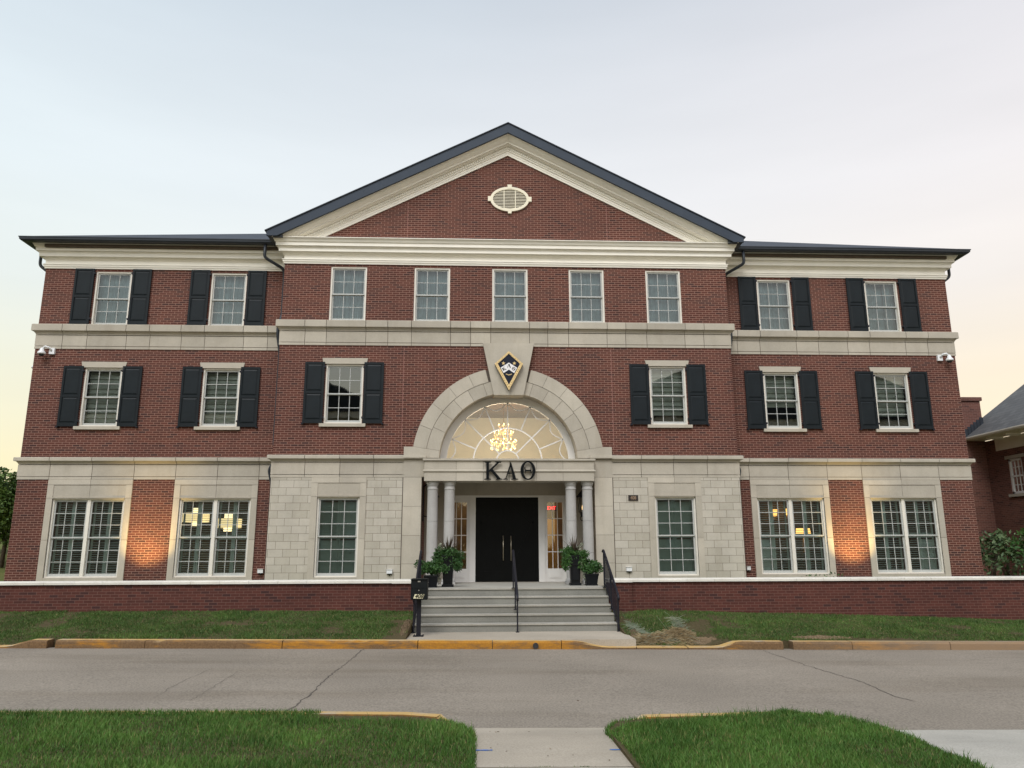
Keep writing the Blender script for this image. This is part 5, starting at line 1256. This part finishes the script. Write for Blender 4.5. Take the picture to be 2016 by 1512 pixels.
# ================================================================== garden walls
def garden_wall(s_, lab):
    t_ = thing('garden_wall', lab, 'wall', (s_*8, -2.4, .4), 'garden walls in front of the building'); xi, xo = 2.83, 24; YW = -2.42; mb = MB()
    x0, x1 = (s_*xi, s_*xo); n = 12; X = np.linspace(min(x0, x1), max(x0, x1), n)
    for a, b in zip(X[:-1], X[1:]): mb.quad((a, YW, -.1), (b, YW, -.1), (b, YW, 1.19), (a, YW, 1.19)); mb.quad((b, YW+.3, -.1), (a, YW+.3, -.1), (a, YW+.3, 1.19), (b, YW+.3, 1.19))
    mb.build('wall', BRICK_LOW, t_)
    mb = MB(); mb.box(s_*2.30, s_*2.85, YW-.085, YW+.32, -.05, 1.185); mb.build('pier', BRICK_LOW, t_)
    mb = MB(); x = 2.86
    while x < xo:
        w = .67; a, b = s_*(x+.003), s_*(x+w-.003); mb.sweep([(min(a, b), YW+.35), (min(a, b), YW-.05), (max(a, b), YW-.05), (max(a, b), YW+.35)][1:3], [(-.4, 1.19), (0, 1.19), (0, 1.242), (-.02, 1.256), (-.4, 1.268)]); x += w
    a, b = s_*2.27, s_*2.857; mb.sweep([(min(a, b), YW-.135), (max(a, b), YW-.135)], [(-.50, 1.185), (0, 1.185), (0, 1.24), (-.02, 1.255), (-.50, 1.272)])
    mb.build('coping', COPING, t_)
garden_wall(-1, 'low red brick garden wall with pale stone coping, left of the steps'); garden_wall(1, 'low red brick garden wall with pale stone coping, right of the steps')
# little dark seedlings showing above the right coping
for x, lab, sd_ in ((7.55, 'tiny dark seedlings poking above the wall coping, left patch', 1), (8.15, 'tiny dark seedlings poking above the wall coping, right patch', 2)):
    P = np.random.default_rng(sd_).normal(size=(26, 3))*[.12, .03, .025]+[x, -1.95, 1.28]; V, F = leaves(26, .06, P, sd_, .3); o = arr_mesh('seedling', V, F, LEAF_POT, loc=(x, -1.95, 1.1)); tag(o, lab, 'plant', 'seedlings behind the right wall')
r_ = np.random.default_rng(90); nl = 110
lx = np.concatenate([r_.uniform(-7, 7, 60), r_.uniform(-.85, .45, 14), r_.uniform(-9, 9, 36)]); ly = np.concatenate([np.where(r_.random(60) < .5, r_.uniform(-5.9, -5.64, 60), r_.uniform(-12.2, -6, 60)), r_.uniform(-14.3, -12.7, 14), r_.uniform(-5.2, -2.6, 36)])
lz = np.array([float(G(a))+.062 if -12.4 < b < -5.5 else (zp(a, b)+.008 if b < -12.4 else float(verge_z(a, b))+.045) for a, b in zip(lx, ly)])
P = np.stack([lx, ly, lz], 1); V, F = leaves(nl, .035, P, 91, .4); V[:, 2] = np.repeat(lz, 4)+(V[:, 2]-np.repeat(lz, 4))*.15; o = arr_mesh('fallen_leaves', V, F, leafmat('dead_leaf', (.06, .035, .018), (.22, .15, .07), .8)); o['kind'] = 'stuff'
# ================================================================== straw netting heap
NT = thing('straw_netting', 'torn heap of straw in pale green erosion netting on the verge', 'netting', (2.6, -5.0, .2))
r_ = np.random.default_rng(77); V = []; F = []
def strands(n, fx, L, w, sag, seed):
    r_ = np.random.default_rng(seed); V = []; F = []
    for i in range(n):
        c, ax_ = fx(r_); l = L*r_.uniform(.4, 1.2); a = r_.uniform(0, 6.283) if ax_ is None else ax_+r_.normal(0, .35); e = r_.normal(0, .35); k = len(V)
        for f_ in (-.5, -.17, .17, .5):
            x = c[0]+math.cos(a)*l*f_; y_ = c[1]+math.sin(a)*l*f_*.6; z = c[2]+e*l*f_-sag*f_*f_*l
            V += [(x, y_, z-w), (x, y_-w*.3, z+w)]
        for j in range(3): F += [(k+2*j, k+2*j+2, k+2*j+3), (k+2*j, k+2*j+3, k+2*j+1)]
    return np.array(V), np.array(F)
def heap(r_):
    t_ = r_.uniform(0, 1); x = 2.45+t_*1.12+r_.normal(0, .04); h = np.interp(x, [2.3, 2.6, 2.95, 3.25, 3.5, 3.7], [.04, .10, .17, .26, .20, .03]); y_ = r_.normal(-5.0, .13); return (x, y_, float(verge_z(x, y_))+h*r_.uniform(0.05, 1)*math.exp(-((y_+5.0)/.22)**2)), None
V, F = strands(1700, heap, .24, .0055, .5, 78); arr_mesh('straw', V, F, STRAW, NT)
def tail(r_):
    q = r_.uniform(0, 1)
    if r_.random() < .45: x = 2.42+.34*q; y_ = -4.05-.85*q; z = verge_z(x, y_)+.05+.10*(1-q)*r_.random(); return (x+r_.normal(0, .03*(.3+q)), y_, float(z)), -1.2
    if r_.random() < .5: x = 3.22+.3*q; y_ = -4.85; z = verge_z(x, y_)+.42-.36*q; return (x+r_.normal(0, .035), y_+r_.normal(0, .05), float(z)+r_.normal(0, .02)), .9
    return heap(r_)[0], None
V, F = strands(520, tail, .38, .0022, .15, 79); arr_mesh('netting', V, F, NET, NT)
mb = MB(); ring = [(3.02+.55*math.cos(a), -5.02+.2*math.sin(a)) for a in np.linspace(0, 6.283, 20)[:-1]]
mb.add([(3.1, -5.0, float(verge_z(3.1, -5.0))+.15)]+[(x, y_, float(verge_z(x, y_))-.01) for x, y_ in ring], [(0, i+1, (i+1) % 19+1) for i in range(19)], True); mb.build('straw_bed', plain('straw_dark', (.10, .075, .04), 1, .4, 25), NT)

# ================================================================== trees and shrubs
def tree(name, x, y_, z, h, cr_, lab, seed, n, m_, leaf=.16, grp=None, cz=.62):
    t_ = thing(name, lab, 'tree', (x, y_, z), grp); r_ = np.random.default_rng(seed); mb = MB()
    mb.tube([(x, y_, z-.3), (x+.05, y_, z+h*.3), (x-.05, y_+.1, z+h*.62)], [.045*h*.6, .03*h*.7, .012*h], 9); cs = []; rd = []
    for k in range(18):
        a = r_.uniform(0, 6.283); q = r_.uniform(.2, .85); c = (x+cr_*q*math.cos(a), y_+cr_*q*math.sin(a), z+h*r_.uniform(.30, .92)); cs.append(c); s = cr_*r_.uniform(.26, .46); rd.append((s, s, s*.8))
        if k < 9: mb.tube([(x, y_, z+h*r_.uniform(.2, .45)), ((x+c[0])/2, (y_+c[1])/2, (z+h*.35+c[2])/2), c], [.012*h, .008*h, .003*h], 6)
    mb.build('trunk', BARK, t_); P = clumps(n, cs, rd, seed+1); V, F = leaves(n, leaf, P, seed+2, .38, .15); arr_mesh('crown', V, F, m_, t_)
tree('deciduous_tree', -18.4, 8.5, 1.5, 3.3, 1.9, 'dense green tree rising beside the left end of the building', 101, 24000, LEAF_TREE, .11)
tree('deciduous_tree', -21.8, 12, 1.9, 3.0, 1.9, 'paler green tree at the left picture edge behind the denser one', 105, 9000, LEAF_FERN, .18)
def shrub(x, y_, z, h, w, lab, seed, n, m_):
    t_ = thing('shrub', lab, 'shrub', (x, y_, z), 'shrubs beside the right neighbour house'); r_ = np.random.default_rng(seed); mb = MB(); cs = []; rd = []
    for k in range(14):
        a = r_.uniform(0, 6.283); q = r_.uniform(0, .9)*w; c = (x+q*math.cos(a), y_+q*math.sin(a)*.8, z+h*r_.uniform(.25, .95)*(1-.3*q/w)); cs.append(c); s = r_.uniform(.22, .46)*w; rd.append((s, s, s*1.1)); mb.tube([(x+r_.normal(0, .05), y_, z-.1), ((x+c[0])/2+.05, (y_+c[1])/2, (z+c[2])/2+.05), c], [.02, .012, .005], 5)
    mb.build('stem', BARK, t_); P = clumps(n, cs, rd, seed+1); V, F = leaves(n, .16, P, seed+2, .23, -.1); arr_mesh('foliage', V, F, m_, t_)
shrub(14.6, 1.7, 1.05, 1.55, .75, 'loose leafy shrub against the right corner of the brick building', 111, 420, LEAF_SHRUB)
shrub(15.4, 2.2, 1.05, 1.45, .85, 'dark leafy shrub in the middle of the gap before the neighbour house', 117, 420, LEAF_SHRUB)
shrub(16.1, 1.8, 1.05, 1.75, .8, 'lighter yellow green shrub at the right picture edge', 123, 420, LEAF_FERN)

# ================================================================== neighbour house on the right
NH = thing('brick_house', 'older brown brick house with chimney and grey roof at the right edge', 'house', (18.7, 5, 1.0))
mb = MB(); XN = 18.7; wall_rect_side = None
def side_wall(mb, X_, y0, y1, z0, z1, holes):
    ys = sorted({y0, y1, *[h[0] for h in holes], *[h[1] for h in holes]}); zs = sorted({z0, z1, *[h[2] for h in holes], *[h[3] for h in holes]})
    for a, b in zip(ys[:-1], ys[1:]):
        for c, d in zip(zs[:-1], zs[1:]):
            if any(h[0] < (a+b)/2 < h[1] and h[2] < (c+d)/2 < h[3] for h in holes): continue
            mb.quad((X_, b, c), (X_, a, c), (X_, a, d), (X_, b, d))
    for a, b, c, d in holes:
        x1 = X_+.2; mb.quad((X_, a, c), (x1, a, c), (x1, a, d), (X_, a, d)); mb.quad((X_, b, d), (x1, b, d), (x1, b, c), (X_, b, c)); mb.quad((X_, a, d), (x1, a, d), (x1, b, d), (X_, b, d)); mb.quad((X_, b, c), (x1, b, c), (x1, a, c), (X_, a, c))
HW = (5.35, 6.08, 3.90, 5.18)
side_wall(mb, XN, -1.5, 7.5, .9, 6.0, [HW]); mb.quad((XN, -1.5, .9), (31, -1.5, .9), (31, -1.5, 6.0), (XN, -1.5, 6.0)); mb.quad((30, 7.5, .9), (XN, 7.5, .9), (XN, 7.5, 6.0), (30, 7.5, 6.0))
mb.build('wall', BRICK_OLD, NH)
mb = MB(); a, b, c, d = HW; xx = XN+.06
for y0, y1, z0, z1 in ((a, a+.09, c, d), (b-.09, b, c, d), (a, b, d-.09, d), (a, b, c, c+.09), (a+.09, b-.09, (c+d)/2-.03, (c+d)/2+.03)): mb.box(xx-.03, xx+.03, y0, y1, z0, z1)
for k in (1, 2): yy = a+.09+(b-a-.18)*k/3; mb.box(xx-.012, xx+.012, yy-.012, yy+.012, c+.09, d-.09)
for q in (.25, .75): zz = c+(d-c)*q; mb.box(xx-.011, xx+.011, a+.09, b-.09, zz-.012, zz+.012)
w = mb.build('window', WHITE, NH, (XN, (a+b)/2, c)); mb = MB(); mb.quad((xx, b, c), (xx, a, c), (xx, a, d), (xx, b, d)); mb.build('pane', glass('glass_house', .45), w, (XN, (a+b)/2, c))
mb = MB(); mb.box(XN-.06, XN+.1, a-.12, b+.12, c-.10, c); mb.build('sill', STONE_SM, w, (XN, (a+b)/2, c)); mb = MB(); mb.box(XN-.02, XN+.1, a-.15, b+.12, d, d+.12); mb.build('lintel', STONE_SM, w, (XN, (a+b)/2, c))
mb = MB(); mb.box(XN-.03, XN+.02, -1.5, 6.6, 5.55, 6.0); mb.box(XN-.72, XN, -1.9, 7.2, 6.02, 6.06); mb.build('soffit', TRIM, NH)
mb = MB()
for yy in np.arange(-1.5, 6.5, .95): mb.prism_z([(XN-.6, yy), (XN-.03, yy), (XN-.03, yy+.1), (XN-.6, yy+.1)], 5.93, 6.02)
mb.build('bracket', TRIM, NH)
mb = MB(); mb.sweep([(XN-.7, 7.25), (XN-.7, -1.95)], [(0, 6.03), (.08, 6.04), (.11, 6.10), (.11, 6.14), (0, 6.145)]); mb.build('gutter', TRIM, NH)
mb = MB(); q0 = [(XN-.75, -1.95, 6.15), (XN-.75, 7.9, 6.15), (XN+5.2, 7.9, 10.43), (XN+5.2, -1.95, 10.43)]; mb.add(q0+[(x, y_, z-.08) for x, y_, z in q0]+[(XN+11, 7.9, 6.15), (XN+11, -1.95, 6.15)], [(3, 2, 1, 0), (4, 5, 6, 7), (1, 2, 6, 5), (0, 4, 7, 3), (0, 1, 5, 4), (2, 3, 9, 8)]); mb.build('roof', ROOF2, NH)
mb = MB(); mb.box(17.72, 18.72, 7.2, 8.1, .9, 7.60); mb.box(17.66, 18.78, 7.14, 8.16, 7.60, 7.74); ch_ = mb.build('chimney', BRICK_OLD, NH)
mb = MB()
for k in range(6): mb.box(17.95+.13*k, 18.10+.13*k, 7.185, 7.2, 6.15+.094*k, 6.48+.094*k)
mb.build('flashing', DARKMETAL, ch_)
mb = MB(); mb.tube([(XN-.62, 3.5, 6.05), (XN-.55, 3.5, 5.95), (XN-.08, 3.5, 5.7), (XN-.06, 3.5, 1.0)], .05, 8); mb.build('downspout', TRIM, NH)
mb = MB(); mb.lathe([(.05, 0), (.09, .03), (.09, .06)], (XN-.02, 5.3, 2.5), 10); mb.build('alarm_bell', plain('bell_red', (.3, .02, .02), .4), NH)
# ================================================================== houses across the street (seen only mirrored in the glass)
def facing_house(x0, x1, y_, he, lab):
    t_ = thing('stone_house', lab, 'house', ((x0+x1)/2, y_, 0), 'houses across the street'); xm = (x0+x1)/2; mb = MB(); mb.box(x0, x1, y_-12, y_, -.5, he); mb.build('wall', STONE_SM, t_)
    mb = MB(); mb.box(x0-.25, x1+.25, y_-12.2, y_+.25, he, he+.5); mb.build('cornice', TRIM, t_)
    mb = MB(); P = [(x0-.5, he+.5), (x1+.5, he+.5), (xm, he+.5+(x1-x0+1)*.225)]; mb.prism(P, y_-12.5, y_+.4); mb.build('roof', ROOF, t_)
    mb = MB()
    for zz in (2, 5.4, 8.6):
        for xx in np.arange(x0+1.5, x1-1, 2.7): mb.box(xx-.5, xx+.5, y_+.002, y_+.03, zz, zz+1.6)
    mb.build('window', FRAME, t_)
facing_house(-42, -8.2, -41, 12.7, 'tall pale house with dark roof across the street, mirrored in the left windows'); facing_house(8.0, 42, -41, 12.4, 'pale house with dark roof across the street, mirrored in the right windows')
tree('deciduous_tree', -1.5, -46, 0, 6.6, 3.6, 'leafy tree across the street, mirrored in the fanlight', 131, 3500, LEAF_TREE, .4)
